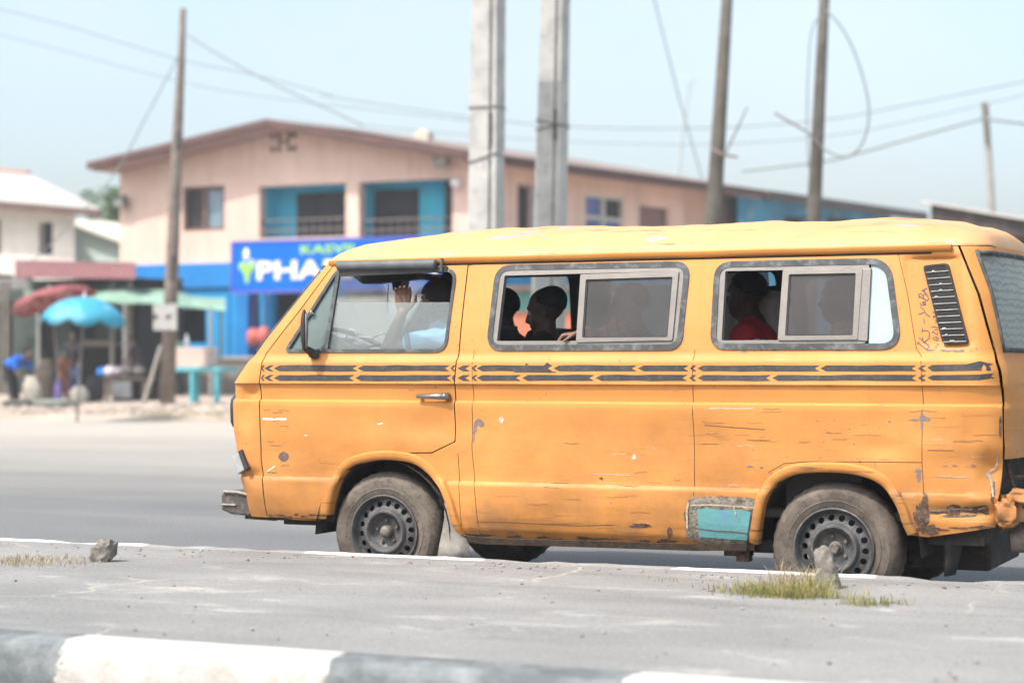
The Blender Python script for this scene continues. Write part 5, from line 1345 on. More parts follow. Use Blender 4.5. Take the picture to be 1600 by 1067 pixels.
for (px, py, nm) in ((188,315,0),(690,250,1)):
    p = atY(px, py, YH-.25); mb = MB(); mb.obox(p, (.20,0,.03), (0,.10,.05), (-.02,-.04,.14)); mb.bar(p, p+Vector((0,.28,-.1)), .05); fl = mb.build('flood_lamp', worn('grey_lamp_body', (.13,.14,.125), .2, 6, .6), house, bevel=.02)
    mb = MB(); mb.obox(p+Vector((0,-.115,-.05)), (.16,0,.02), (0,.008,.004), (-.01,-.03,.10)); mb.build('lamp_lens', worn('lamp_glass', (.35,.37,.34), .1, 6, .2), fl)
p = atY(712, 286, YH-.15); mb = MB(); mb.ell(p, (.16,.14,.14), 12, 8); mb.build('bulkhead_lamp', M_WLET, house, smooth=True)
# ground floor: band, shop front, columns, doors
mb = MB(); mb.box(A_.x-.02, B_.x+.02, YH-.12, YH+.3, Z(275,450,YH), ZB); mb.build('blue_band', M_BAND, house)
mb = MB(); yG = YH+.02; zt = Z(275,450,YH)
wops = [fop(256,322,482,536), fop(396,520,455,560), fop(540,640,455,560)]
wall_open(mb, A_, UX, LH, ZG, zt, [(max(.02,a), min(LH-.02,b), max(ZG+.02,c), min(zt-.02,d)) for a,b,c,d in wops], .4)
wall_open(mb, B_, SD, LS, ZG, ZB, [(1.2,2.6,ZG+.02,2.9),(4.5,6.5,1.5,2.9)], .3)
mb.build('shop_front', M_SHOP, house, fix=False)
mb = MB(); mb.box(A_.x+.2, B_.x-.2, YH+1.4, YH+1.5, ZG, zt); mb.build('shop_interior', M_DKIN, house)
mb = MB()
for px in (378, 416, 652):
    p0, p1 = X(px-10, YH-.3), X(px+10, YH-.3); mb = MB(); mb.box(p0, p1, YH-.32, YH-.02, ZG, zt); mb.build('column', M_BAND if px != 416 else M_SHOP, house, bevel=.03)
# lettered board
YS = 48.6; sx0, sx1 = X(364, YS), X(714, YS); szt, szb = Z(540, 374.5, YS), Z(540, 453, YS)
szt, szb = Z(364, 381, YS), Z(364, 454, YS)
board = root('shop_sign', (sx0, YS, szb), 'big blue pharmacy board with white letters and a green leaf mark', 'sign')
mb = MB(); mb.box(sx0, sx1, YS, YS+.22, szb, szt); mb.build('board', M_SIGN, board, bevel=.02)
mb = MB()
for (a, b, c, d) in ((sx0-.06, sx1+.06, szb-.09, szb-.01), (sx0-.06, sx1+.06, szt+.01, szt+.07), (sx0-.06, sx0-.01, szb, szt), (sx1+.01, sx1+.06, szb, szt)): mb.box(a, b, YS-.03, YS+.2, c, d)
mb.build('sign_frame', worn('violet_blue_frame', (.10,.14,.52), .1, 4, .5), board)
hS = szt-szb
text_mb('PHARMACY', (X(402,YS), YS-.004, szb+hS*.22), UX, (0,0,1), hS*.55, .03, 1.0, .020, X(700,YS)-X(402,YS)).build('sign_letters', M_WLET, board)
text_mb('KASVIL', (X(470,YS), YS-.004, szb+hS*.745), UX, (0,0,1), hS*.25, .02, 1.05, .010, X(562,YS)-X(470,YS)).build('shop_name', M_LIME, board)
mb = MB(); cx_ = X(386,YS)
for (a, b, rx, rz) in ((-.10,.50,.13,.11),(.10,.50,.13,.11),(0,.40,.13,.12),(0,.26,.075,.15)): mb.ell((cx_+a*1.3, YS-.005, szb+hS*b+.0), (rx*1.15,.02,rz*1.25), 14, 8)
mk = mb.build('leaf_mark', M_LIME, board, smooth=True)
mb = MB(); mb.ell((cx_-.02, YS-.01, szb+hS*.76), (.10,.02,.19), 14, 8); mb.ell((cx_+.17, YS-.012, szb+hS*.60), (.06,.02,.07), 10, 7); mb.build('leaf_tip', M_WLET, mk, smooth=True)
for px in (372, 700):
    mb = MB(); mb.tube([(X(px,YS+.6), YS+.12, ZG), (X(px,YS+.6), YS+.12, szb)], .05, 8); mb.build('post', M_BAND, board)
hb0, hb1, YHb = X(534,48.0), X(748,48.0), 47.4  # pale board added in the sun to brighten the view through the cab
bdrop = root('backdrop', (hb0,YHb,ZG), 'pale cream hoarding added under the pharmacy board to brighten the view through the cab windows', 'backdrop')
mb = MB(); mb.box(hb0, hb1, YHb, YHb+.08, ZG+.3, Z(640,463,YHb)); mb.build('panel', worn('cream_backdrop', (.58,.59,.56), .06, .8, .8, dirt=(.45,.50,.47), dirt_amt=.5), bdrop)
for k in range(4): x_ = lerp(hb0+.1, hb1-.1, k/3); mb = MB(); mb.box(x_-.05, x_+.05, YHb+.081, YHb+.18, ZG-.1, Z(640,463,YHb)-.05); mb.build('post', M_WOOD, bdrop)
# hanging red bundles by the shop door
for i, (px, py) in enumerate(((396,527),(412,525))):
    p = atY(px, py, YH-.75-.12*i); mb = MB(); mb.ell(p, (.21,.19,.27), 14, 10); mb.v = [tuple(Vector(v)+Vector((.03,.02,.03))*noise.noise((v[0]*6,v[1]*6,v[2]*6))) for v in mb.v]
    mb.tube([p+Vector((0,0,.25)), p+Vector((0,.05,.9)), p+Vector((0,.6,2.0-.2*i))], .012, 5)
    tag(mb.build('hanging_bundle', worn('coral_plastic', (.62,.15,.13), .15, 6, .6), org=p, smooth=True), ('left' if i == 0 else 'right')+' one of two coral red bundles hanging beside the shop door', 'bundle', 'coral red bundles by the shop door')
# blue extension behind on the right
ext = root('blue_annexe', tuple(B_+SD*hit(1160)), 'weathered blue annexe with a dark sheet roof behind the pink house', 'building')
s0, s1 = hit(1152)+.02, hit(1392); mb = MB()
ops = [(hit(1226)-s0, hit(1262)-s0, ZG+.5, sz(1245,338)), (hit(1292)-s0, hit(1335)-s0, sz(1310,372), sz(1310,340))]
P0 = B_+SD*s0; wall_open(mb, P0, SD, s1-s0, ZG, ZE-.25, ops, .3)
P1 = B_+SD*s1; P2 = P1-NR*8; mb.add([(P1.x,P1.y,ZG),(P2.x,P2.y,ZG),(P2.x,P2.y,ZE-.25),(P1.x,P1.y,ZE-.25)], [(0,1,2,3)])
mb.build('wall', worn('peeling_blue_wall', (.05,.29,.50), .35, .9, .9, dirt=(.30,.42,.48), dirt_amt=.8), ext, fix=False)
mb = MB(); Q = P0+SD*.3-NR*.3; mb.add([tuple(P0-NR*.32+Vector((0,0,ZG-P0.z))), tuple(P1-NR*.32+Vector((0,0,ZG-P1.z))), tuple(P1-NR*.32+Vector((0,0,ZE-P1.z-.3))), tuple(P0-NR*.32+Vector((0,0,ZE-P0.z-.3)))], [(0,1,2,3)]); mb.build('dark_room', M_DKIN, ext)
mb = MB(); e0 = er+SD*(RL+.06)+Vector((.1,0,.02)); e1 = er+SD*(hit(1412)+.6)+Vector((.1,0,-.02))
for a, b in ((e0, e1),):
    q = [a, b, b-NR*5+Vector((0,0,.8)), a-NR*5+Vector((0,0,.8))]; mb.add(q+[p-Vector((0,0,.32)) for p in q], [(0,1,2,3),(7,6,5,4),(0,4,5,1),(1,5,6,2),(2,6,7,3),(3,7,4,0)])
mb.build('roof', worn('dark_roof_edge', (.085,.070,.065), .25, 2, .85), ext)
# kiosk seen through the bus
YK = 46.0; k0, k1 = X(772,YK), X(925,YK); kio = root('kiosk', (k0,YK,ZG), 'roadside kiosk with teal upper boards and orange lower boards, seen through the bus windows', 'kiosk')
mb = MB(); mb.box(k0, k1, YK, YK+2.2, ZG, Z(850,487,YK)); mb.build('lower_boards', worn('orange_boards', (.66,.20,.11), .15, 2, .8), kio)
mb = MB(); mb.box(k0+.02, k1-.02, YK+.03, YK+2.17, Z(850,487,YK), Z(850,455,YK)); mb.build('upper_boards', worn('teal_boards', (.16,.42,.40), .2, 2, .8), kio)
mb = MB(); mb.box(k0-.2, k1+.2, YK-.4, YK+2.4, Z(850,455,YK)+.01, Z(850,446,YK)); mb.build('roof', worn('brown_kiosk_roof', (.20,.12,.10), .2, 2, .8), kio)
# ------------------------------------------------------------------ left: white house, green gable house, awning shop
YW = 56.0; wx0, wx1 = X(-160,YW), X(117,YW); wz0, wze = .42, Z(60,316,YW)
wh = root('white_house', (wx1-4,YW,wz0), 'white plastered house with a pale sheet roof at the left edge', 'house')
def wop(px0,px1,py0,py1): m_=(px0+px1)/2; return (X(px0,YW)-wx0, X(px1,YW)-wx0, Z(m_,py1,YW), Z(m_,py0,YW))
w1, w2 = wop(60,82,347,398), wop(-28,1,342,398)
mb = MB(); wall_open(mb, (wx0,YW,0), UX, wx1-wx0, wz0, wze, [w1,w2], .35); q = [(wx1-.001,YW+.005),(wx1-6.5,YW+8),(wx1-6.8,YW+8),(wx1-.3,YW+.005)]; mb.add([(x,y,wz0) for x,y in q]+[(x,y,wze-.01) for x,y in q], [(0,1,5,4),(1,2,6,5),(2,3,7,6),(3,0,4,7)]); mb.build('wall', M_WHITE, wh, fix=False)
for o_ in (w1, w2): mb = MB(); mb.box(wx0+o_[0]-.1, wx0+o_[1]+.1, YW+.36, YW+.40, o_[2]-.1, o_[3]+.1); mb.build('window', M_DKIN, wh)
a0, a1 = atY(-180,298,YW-.9), atY(158,326,YW-.9); b0, b1 = atY(-180,252,YW+6), atY(45,272,YW+6)
mb = MB(); q = [a0,a1,b1,b0]; mb.add([tuple(p) for p in q]+[(p.x,p.y,p.z-.16) for p in q], [(0,1,2,3),(7,6,5,4),(0,4,5,1),(1,5,6,2),(2,6,7,3),(3,7,4,0)]); rr_ = mb.build('roof', worn('pale_sheet_roof', (.43,.42,.385), .1, .8, .6, dirt=(.44,.40,.36), dirt_amt=.5), wh)
mb = MB(); mb.bar(a0-Vector((0,.03,.16)), a1-Vector((0,.03,.16)), .06, .22); mb.build('fascia', M_FASC, rr_)
mb = MB(); mb.bar(b0, b1, .3, .2); mb.build('ridge_cap', worn('red_ridge', (.42,.20,.15), .2, 3, .8), rr_)
YG2 = 62.0; gh = root('green_gable_house', (X(150,YG2),YG2,.42), 'low house with a pale mint gable wall between the white and pink houses', 'house')
mb = MB(); pts = [atY(80,430,YG2), atY(215,430,YG2), atY(215,395,YG2), atY(120,352,YG2), atY(80,352,YG2)]; n = len(pts)
pts[0].z = pts[1].z = .42; mb.add([tuple(p) for p in pts]+[(p.x,p.y+6,p.z) for p in pts], [tuple(range(n)), tuple(range(2*n-1,n-1,-1))]+[(i,(i+1)%n,n+(i+1)%n,n+i) for i in range(n)]); mb.build('wall', worn('mint_wall', (.56,.68,.62), .06, 1, .9), gh)
mb = MB(); q = [atY(95,341,YG2-.5), atY(225,388,YG2-.5), atY(225,350,YG2+5), atY(118,345,YG2+5)]; mb.add([tuple(p) for p in q]+[(p.x,p.y,p.z-.12) for p in q], [(0,1,2,3),(7,6,5,4),(0,4,5,1),(1,5,6,2),(2,6,7,3),(3,7,4,0)]); mb.build('roof', worn('cream_roof', (.66,.63,.52), .06, 1, .8), gh)
# tree peeping over
def tree(px, pyt, pyb, Y, r, label, seed):
    b = atY(px, 560, Y); b.z = .42; c = atY(px, (pyt+pyb)/2, Y); rnd = random.Random(seed)
    t = root('tree', b, label, 'tree'); mb = MB(); mb.tube([b, b.lerp(c,.5)+Vector((.1,0,0)), c], [.18,.13,.06], 8)
    for k in range(7): mb.tube([b.lerp(c,.6+.05*k), c+Vector((rnd.uniform(-r,r)*.7, rnd.uniform(-r,r)*.7, rnd.uniform(-.2,.7)*r))], [.06,.02], 5)
    mb.build('trunk', M_WOOD, t)
    mb = MB()
    cl = [(c+Vector((rnd.uniform(-r,r)*.75, rnd.uniform(-r,r)*.75, rnd.uniform(-.7,.8)*r)), rnd.uniform(.3,.55)*r) for _ in range(26)]
    for _ in range(3200):
        q, rr = rnd.choice(cl); d = Vector((rnd.gauss(0,1),rnd.gauss(0,1),rnd.gauss(0,1))).normalized()*rr*rnd.uniform(.5,1.05); p = q+d
        u = Vector((rnd.gauss(0,1),rnd.gauss(0,1),rnd.gauss(0,.6))).normalized()*.11; v = u.cross(Vector((rnd.gauss(0,1),rnd.gauss(0,1),1))).normalized()*.05
        mb.add([p-u, p+v, p+u, p-v], [(0,1,2,3)])
    mb.build('crown', worn('leaf_green', (.07,.14,.035), .4, 2, .6), t)
tree(182, 318, 372, 66.0, 1.25, 'small green tree showing in the gap beside the pink house', 5)
# awning shop on the left
YA = 45.0; sh0, sh1 = X(-60,YA), X(212,YA)
shp = root('roadside_shop', (X(60,YA),YA,ZG), 'dim open fronted roadside shop under a dull red corrugated awning', 'shop')
def m_corr(name, c):
    t = NT(name); v = t.coord(); x = t.sep(v)[0]; s = t.math('SINE', t.math('MULTIPLY', x, 38))
    col = t.mix(t.ramp(t.noise(2, 5, .6, v), [(.35, 0), (.7, .6)]), c, tuple(q*.7 for q in c)); return t.pbr(col, .7, 0, s, .8, .04)
mb = MB(); q0, q1 = atY(24,413,YA-1.6), atY(212,417,YA-1.6); q2, q3 = atY(212,437,YA-1.9), atY(24,434,YA-1.9)
mb.add([tuple(q3),tuple(q2),tuple(q1),tuple(q0)], [(0,1,2,3)]); r0, r1 = atY(212,412,YA+.5), atY(24,408,YA+.5); mb.add([tuple(q0),tuple(q1),tuple(r0),tuple(r1)], [(0,1,2,3)])
aw = mb.build('awning', m_corr('dull_red_corrugated', (.235,.095,.098)), shp); q_ = aw.modifiers.new('s','SOLIDIFY'); q_.thickness = .03
mb = MB(); M_DG = worn('dark_green_boards', (.045,.065,.055), .25, 2, .8, dirt=(.04,.05,.045), dirt_amt=.6)
pbox(mb, -60, 200, 440, 470, YA, .15); pbox(mb, 20, 62, 470, 590, YA+.02, .12); pbox(mb, 88, 112, 470, 560, YA+.02, .12); pbox(mb, 150, 200, 470, 535, YA+.02, .12); mb.build('front_boards', M_DG, shp)
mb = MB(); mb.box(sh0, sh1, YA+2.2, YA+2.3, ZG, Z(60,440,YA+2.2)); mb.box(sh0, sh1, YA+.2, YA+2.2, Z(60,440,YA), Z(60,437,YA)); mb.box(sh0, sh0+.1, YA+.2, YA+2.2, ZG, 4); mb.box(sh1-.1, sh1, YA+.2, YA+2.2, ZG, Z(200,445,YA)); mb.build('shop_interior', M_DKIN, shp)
mb = MB(); pbox(mb, -20, 50, 434, 452, YA-1.0, .05); mb.build('grey_fascia', worn('grey_board', (.20,.20,.19), .2, 2, .8), shp)
for px in (2, 11, 175, 202):
    mb = MB(); a = atY(px,600,YA-1.5); mb.tube([(a.x,a.y,ZG-.1),(a.x+.02,a.y,Z(px,440,YA-1.5))], .07, 7); mb.build('post', worn('pale_post', (.19,.175,.15), .2, 3, .9), shp)
mb = MB(); pbox(mb, 24, 60, 540, 612, YA-.9, .5); mb.build('counter', M_DG, shp)
mb = MB(); pbox(mb, 125, 178, 532, 541, YA-.7, .6); mb.build('counter', worn('counter_wood', (.17,.145,.12), .25, 4, .9), shp)
# green canopy sheet on poles
YC2 = 42.5; can = root('canopy', (X(240,YC2),YC2,.45), 'faded green sheet canopy stretched over poles beside the utility pole', 'canopy')
mb = MB(); n = 13; rows = []
for j in range(5):
    for i in range(n):
        t = i/(n-1); px = lerp(38,352,t); py = interp([(0,463),(.3,456),(.62,461),(1,479)], t) + 2*sin(i*1.9); p = atY(px, py+ (0,1,0,0,0)[j], YC2+.65*j); p.z += -.10*(j == 0) - .06*(i%3 == 1) + .05*j; rows.append(tuple(p))
mb.add(rows, [(j*n+i, j*n+i+1, (j+1)*n+i+1, (j+1)*n+i) for j in range(4) for i in range(n-1)])
fr = [atY(lerp(38,352,i/(n-1)), interp([(0,476),(.3,472),(.62,474),(1,484)], i/(n-1))+1.5*sin(i*2.3), YC2-.05) for i in range(n)]
mb.add(rows[:n]+[tuple(p) for p in fr], [(i, i+1, n+i+1, n+i) for i in range(n-1)])
cs = mb.build('canopy_sheet', worn('faded_green_sheet', (.22,.33,.26), .2, 1.2, .8, dirt=(.12,.40,.26), dirt_amt=.8), can); q_ = cs.modifiers.new('s','SOLIDIFY'); q_.thickness = .02
for px, yy in ((195,YC2),(329,YC2),(345,YC2+2.4),(60,YC2+.1)):
    mb = MB(); a = atY(px,560,yy); mb.tube([(a.x,a.y,.4),(a.x,a.y,Z(px,466 if px<300 else 480,yy))], .045, 7); mb.build('pole', worn('grey_pipe', (.30,.30,.29), .15, 4, .6), can)
# low concrete wall in front of the shop
mb = MB(); yl = 46.5; zl = Z(300,562,yl)
mb.box(X(205,yl), X(560,yl), yl, yl+.25, .3, zl); o = mb.build('low_wall', M_GREYW, bevel=.02); tag(o, 'low grey concrete wall running in front of the blue shop', 'wall')
mb = MB(); mb.box(X(204,yl), X(560,yl), yl-.05, yl+.30, zl+.003, zl+.09); mb.build('coping', worn('pale_coping', (.42,.40,.36), .15, 2, .9), o)
# ------------------------------------------------------------------ parasols
def parasol(base, top, rad, tilt, label, mat, scallop, drop, seed):
    base, top = Vector(base), Vector(top); r = root('parasol', base, label, 'parasol')
    mb = MB(); mb.tube([base-Vector((0,0,.05)), top], [.026,.022], 8); mb.build('pole', worn('parasol_pole', (.16,.14,.125), .2, 5, .7), r)
    R = Matrix.Rotation(tilt, 3, 'Y'); mb = MB(); N, M_ = 48, 9; vs = [top]
    for j in range(1, M_+1):
        t = j/M_
        for k in range(N):
            a = 2*pi*k/N; s = abs(sin(a*4)); rr = rad*sin(t*1.25)/sin(1.25); z = -drop*(1-cos(t*1.25))/(1-cos(1.25)) - .05*(t**2)*s
            z -= scallop*(t > .95)*s; rr *= 1+.03*s*t
            vs.append(top + R @ Vector((rr*cos(a+.3), rr*sin(a+.3), z)))
    mb.add(vs, [(0, 1+k, 1+(k+1)%N) for k in range(N)]+[(1+j*N+k, 1+(j+1)*N+k, 1+(j+1)*N+(k+1)%N, 1+j*N+(k+1)%N) for j in range(M_-1) for k in range(N)])
    c = mb.build('canopy', mat, r, smooth=True); q = c.modifiers.new('s','SOLIDIFY'); q.thickness = .006
    for k in range(8):
        a = 2*pi*k/8+.3; mb = MB(); e = top+R@Vector((rad*.9*cos(a), rad*.9*sin(a), -drop*.85)); mb.tube([base.lerp(top,.8), top.lerp(e,.62)], .008, 4); mb.build('rib', M_ZINC, c)
    mb = MB(); mb.cap(top, top+R@Vector((0,0,.10)), .03, .012); mb.build('finial', M_WLET, c)
def m_canvas(name, c, c2):
    t = NT(name); v = t.coord(); col = t.mix(t.ramp(t.noise(1.6, 3, .5, v), [(.52, 0), (.60, .7)]), c, c2)
    p = t.n('ShaderNodeBsdfPrincipled'); t.l(col, p.inputs['Base Color']); p.inputs['Roughness'].default_value = .8
    tr = t.n('ShaderNodeBsdfTranslucent'); t.l(col, tr.inputs['Color']); m = t.n('ShaderNodeMixShader'); m.inputs[0].default_value = .3
    t.l(p.outputs[0], m.inputs[1]); t.l(tr.outputs[0], m.inputs[2]); t.l(m.outputs[0], t.out.inputs['Surface']); return t.m
Yb = 31.6; pb = atY(133,600,Yb); tb = atY(132,464,Yb); pb.z = gz(Yb)+.02
pb = atY(120,640,Yb); pb.z = gz(Yb)
parasol((pb.x,Yb,pb.z), tb, .80, .05, 'turquoise blue parasol with a scalloped edge, leaning on a thin pole by the road', m_canvas('blue_canvas', (.06,.42,.60), (.25,.62,.74)), .10, .42, 1)
Yr = 37.5; tr_ = atY(78,453,Yr); parasol((X(96,Yr),Yr,gz(Yr)+.08), tr_, .98, -.30, 'faded red parasol tilted behind the blue one', m_canvas('red_canvas', (.36,.105,.115), (.50,.30,.27)), .05, .26, 2)
# ------------------------------------------------------------------ table, carton, pole, notice
Yt = 38.6; GZ = lambda Y: dz(-20, Y)
def gx0(px, Y): return X(px, Y, 600)
tab = root('table', (gx0(303,Yt),Yt,GZ(Yt)), 'turquoise painted wooden table beside the leaning utility pole', 'table')
zt_ = Z(300,574,Yt); mb = MB(); mb.box(gx0(260,Yt), gx0(345,Yt), Yt, Yt+.7, zt_-.09, zt_); mb.build('table_top', M_TABLE, tab, bevel=.01)
for px, yy in ((267,Yt+.05),(299,Yt+.02),(337,Yt+.05),(268,Yt+.62),(306,Yt+.62),(338,Yt+.62)):
    x_ = gx0(px, yy); g_ = dz(x_, yy); mb = MB(); mb.box(x_-.045, x_+.045, yy, yy+.08, g_-.05, zt_-.092); mb.build('leg', M_TABLE, tab)
mb = MB(); mb.box(gx0(275,Yt+.1), gx0(324,Yt+.1), Yt+.1, Yt+.5, zt_+.002, Z(300,544,Yt)); o = mb.build('carton', M_BOXP, bevel=.015); tag(o, 'pale pink carton sitting on the turquoise table', 'box')
mb = MB(); mb.box(gx0(274,Yt+.1), gx0(325,Yt+.1), Yt+.09, Yt+.51, Z(300,547,Yt), Z(300,543,Yt)); mb.build('lid', worn('carton_lid', (.66,.54,.50), .08, 4, .8), o)
p = atY(292,536,Yt+.3); z0 = Z(300,543,Yt)+.001; mb = MB(); mb.lathe((p.x,p.y,z0), [(.001,0),(.06,0),(.062,.16),(.04,.22),(.022,.25),(.022,.32),(.001,.32)], 12, 'z'); o = mb.build('bottle', worn('pale_bottle', (.45,.50,.55), .1, 8, .3), smooth=True); tag(o, 'small pale bottle standing on the pink carton', 'bottle')
Yp = 37.8
def wood_pole(pts, radii, label, marks=()):
    o = MB().tube([Vector(p) for p in pts], radii, 14).build('utility_pole', M_WOOD, org=pts[0], smooth=True); return tag(o, label, 'pole')
bs = atY(261,634,Yp); bs.z = dz(bs.x, Yp)-.1
def polepts(lst, Y, b): return [b]+[atY(x, y, Y) for x, y in lst]
lp = wood_pole(polepts(((268,440),(277,220),(283,100),(286,14)), Yp, bs), [.175,.155,.12,.085,.072], 'grey wooden utility pole with a notice, leaning slightly, on the left verge')
mb = MB(); a = atY(277,205,Yp-.12); mb.tube([a, a-Vector((0,0,.18)), a-Vector((.02,0,.42))], [.05,.06,.04], 8); mb.build('insulator', worn('dark_fitting', (.10,.09,.08), .2, 4, .7), lp)
mb = MB(); mb.bar(atY(270,400,Yp-.17), atY(268,440,Yp-.17), .05, .04); mb.build('cable_clip', M_BLACK, lp)
mb = MB(); e = atY(232,612,Yp-.1); mb.tube([(e.x, Yp-.3, dz(e.x,Yp)), atY(252,540,Yp-.18)], .05, 7); mb.build('brace', worn('pale_brace', (.36,.33,.29), .2, 3, .9), lp)
nb = root('notice_board', atY(258,515,Yp-.35), 'square white notice with dark marks fixed to the wooden pole', 'sign')
mb = MB(); n0, n1 = atY(240,516,Yp-.35), atY(276,475,Yp-.35); mb.box(n0.x, n1.x, Yp-.36, Yp-.33, n0.z, n1.z); nbd = mb.build('board', worn('dusty_white_sheet', (.42,.42,.40), .1, 5, .8), nb)
rnd = random.Random(3); k = 0; mb = MB()
for j in range(7):
    zc = lerp(n1.z-.03, n0.z+.05, j/6); x_ = n0.x+.03
    while x_ < n1.x-.04:
        l_ = rnd.uniform(.02,.05); mb.box(x_, min(x_+l_, n1.x-.02), Yp-.366, Yp-.3605, zc-.018, zc+.008); x_ += l_+rnd.uniform(.012,.03)
merge(nbd, mb, worn('grey_print', (.22,.22,.21), .1, 9, .8))
mb = MB()
for f in (.10,.66): xa_ = lerp(n0.x, n1.x, f); mb.box(xa_-.045, xa_+.05, Yp-.374, Yp-.367, lerp(n0.z,n1.z,.43), lerp(n0.z,n1.z,.60))
merge(nbd, mb, M_BLACK)
# ------------------------------------------------------------------ concrete and timber poles behind the bus
def conc_pole(px_b, w_b, px_t, w_t, Y, ribx, label):
    zb_, zt2 = gz(Y)-.2, atY(760,-60,Y).z
    b, t = X(px_b,Y), X(px_t,Y); wb = w_b*Y/FPX/.92/2; wt = w_t*Y/FPX/.92/2
    r = root('concrete_pole', (b,Y,gz(Y)), label, 'pole')
    mb = MB(); d = .30
    def sec(c, h, z): return [(c-h,Y,z),(c+h*ribx,Y,z),(c+h*ribx,Y+.05,z),(c+h*(ribx+.25),Y+.06,z),(c+h*(ribx+.25),Y,z),(c+h,Y,z),(c+h,Y+d,z),(c-h,Y+d,z)]
    A, B = sec(b, wb, zb_), sec(t, wt, zt2); n = len(A); mb.add(A+B, [tuple(range(n-1,-1,-1)), tuple(range(n,2*n))]+[(i,(i+1)%n,n+(i+1)%n,n+i) for i in range(n)])
    mb.build('shaft', M_CONC, r, bevel=.012)
    return r, lambda f: (lerp(b,t,f), lerp(wb,wt,f), lerp(zb_,zt2,f))
Yc1 = 24.5
def fz(Y, py): z0, z1 = gz(Y)-.2, atY(760,-60,Y).z; return (atY(780,py,Y).z-z0)/(z1-z0)
for (args, bands) in (((748,54,757,44,Yc1,.45,'left of the two pale concrete poles behind the bus, strapped with wire'), ((166,0),(246,-.12))), ((845,50,863,36,Yc1+1.2,.40,'right of the two pale concrete poles behind the bus, with a crossed wire tie'), ((196,.10),(203,-.06)))):
    cp, pf = conc_pole(*args); Yq = args[4]
    for py, tl_ in bands:
        xc, hw, z = pf(fz(Yq, py)); pts = [(xc-hw-.01,Yq-.012,z+tl_*.5),(xc+hw+.01,Yq-.012,z-tl_*.5),(xc+hw+.012,Yq+.31,z),(xc-hw-.012,Yq+.31,z),(xc-hw-.01,Yq-.012,z+tl_*.5)]
        mb = MB(); mb.tube(pts, .009, 6); mb.build('wire_strap', worn('rusty_wire', (.09,.075,.065), .3, 9, .8), cp)
    xc, hw, z = pf(fz(Yq, 185)); mb = MB(); mb.box(xc+hw*.47, xc+hw*.60, Yq-.02, Yq+.04, z-.35, z+.08); mb.build('stain_slot', worn('dark_slot', (.10,.09,.085), .3, 6, .9), cp)
Ye = 33.0
def tpole(pb_, pt_, wb, wt, Y, label):
    g = gz(Y); a = atY(pb_[0],pb_[1],Y); t = atY(pt_[0],pt_[1],Y); d = (t-a); k0 = (g-.2-a.z)/d.z; base = a+d*k0
    sc2 = Y/FPX/.98/2; o = MB().tube([base, a, a.lerp(t,.5), t+d*.2], [wb*sc2*1.1, wb*sc2, (wb+wt)/2*sc2, wt*sc2], 14).build('utility_pole', M_WOOD2, org=base, smooth=True); return tag(o, label, 'pole')
p1 = tpole((1114,350),(1136,0),27,17,Ye,'dark wooden pole with short cross arm, standing nearest the concrete poles')
p2 = tpole((1271,350),(1288,0),23,15,Ye+1,'dark wooden pole carrying the hanging loop of cable')
mb = MB(); mb.tube([atY(1112,233,Ye-.25), atY(1130,242,Ye-.28), atY(1153,246,Ye-.2)], .024, 7); mb.build('cross_arm', M_WOOD, p1)
mb = MB(); mb.tube([atY(1130,248,Ye+.3), atY(1168,168,Ye+.3)], .013, 6); mb.build('brace', M_WOOD, p1)
mb = MB(); mb.tube([atY(1210,177,Ye+.8), atY(1262,207,Ye+.8), atY(1280,226,Ye+.8)], .020, 7); mb.build('bracket', M_WOOD, p2)
cr = lambda pts, Y: [atY(x, y, Y) for x, y in dense(pts, 8)]
def cable(pts, r, label, name='power_cable'):
    o = MB().tube(pts, r*.7, 6).build(name, M_WIRE, org=tuple(pts[0]), smooth=True); return tag(o, label, 'cable', 'overhead cables')
cable(cr([(1292,17),(1318,48),(1340,95),(1355,150),(1357,190),(1347,225),(1330,242),(1310,244),(1292,236),(1283,228)], Ye+.6), .028, 'thick cable hanging in a long loop right of its wooden pole')
cable(cr([(1281,25),(1268,50),(1263,110),(1261,180),(1263,262)], Ye+.7), .020, 'thin cable running down the left side of the wooden pole')
def sag(a, b, n=24, s=0): return [a.lerp(b, k/n)-Vector((0,0,s*4*(k/n)*(1-k/n))) for k in range(n+1)]
cable(cr([(1160,268),(1290,252),(1340,240),(1440,212),(1535,186)], 48), .045, 'thick bundled cable rising to the far thin pole at the right')
cable(sag(atY(1537,186,48), atY(1700,205,40)), .05, 'short cable leaving the far thin pole toward the right edge')
cable(cr([(560,196),(740,212),(900,222),(1120,226),(1300,212),(1420,190),(1640,140)], 56), .022, 'lower faint cable crossing behind all the poles')
cable(cr([(500,150),(740,184),(900,199),(1120,200),(1300,186),(1440,160),(1640,120)], 58), .03, 'upper faint cable crossing behind all the poles')
cable(cr([(-40,5),(100,40),(275,92),(400,118),(520,150)], 40), .022, 'upper of the two cables passing the left wooden pole')
cable(cr([(-40,45),(100,80),(250,120),(400,150),(740,190)], 42), .018, 'lower of the two cables passing the left wooden pole')
cable(cr([(292,55),(340,85),(420,128),(500,165),(568,197)], 44), .035, 'cable sagging from the left pole top to the pink roof')
cable(cr([(281,84),(230,180),(180,270),(110,350),(60,400),(30,418)], 38.5), .022, 'slack cable falling from the left pole to the red awning')
cable([atY(1015,-30,40), atY(1060,150,44), atY(1097,280,52)], .022, 'pale stay wire slanting down to the eave of the pink house')
mb = MB(); q = 52; mb.tube([(X(1550,q),q,.3), atY(1549,320,q), atY(1540,160,q)], [.11,.10,.08], 8); o = mb.build('utility_pole', worn('pale_far_pole', (.34,.33,.30), .15, 2, .9), org=(X(1550,q),q,.3)); tag(o, 'far thin pale pole with a short stick lashed to its top', 'pole')
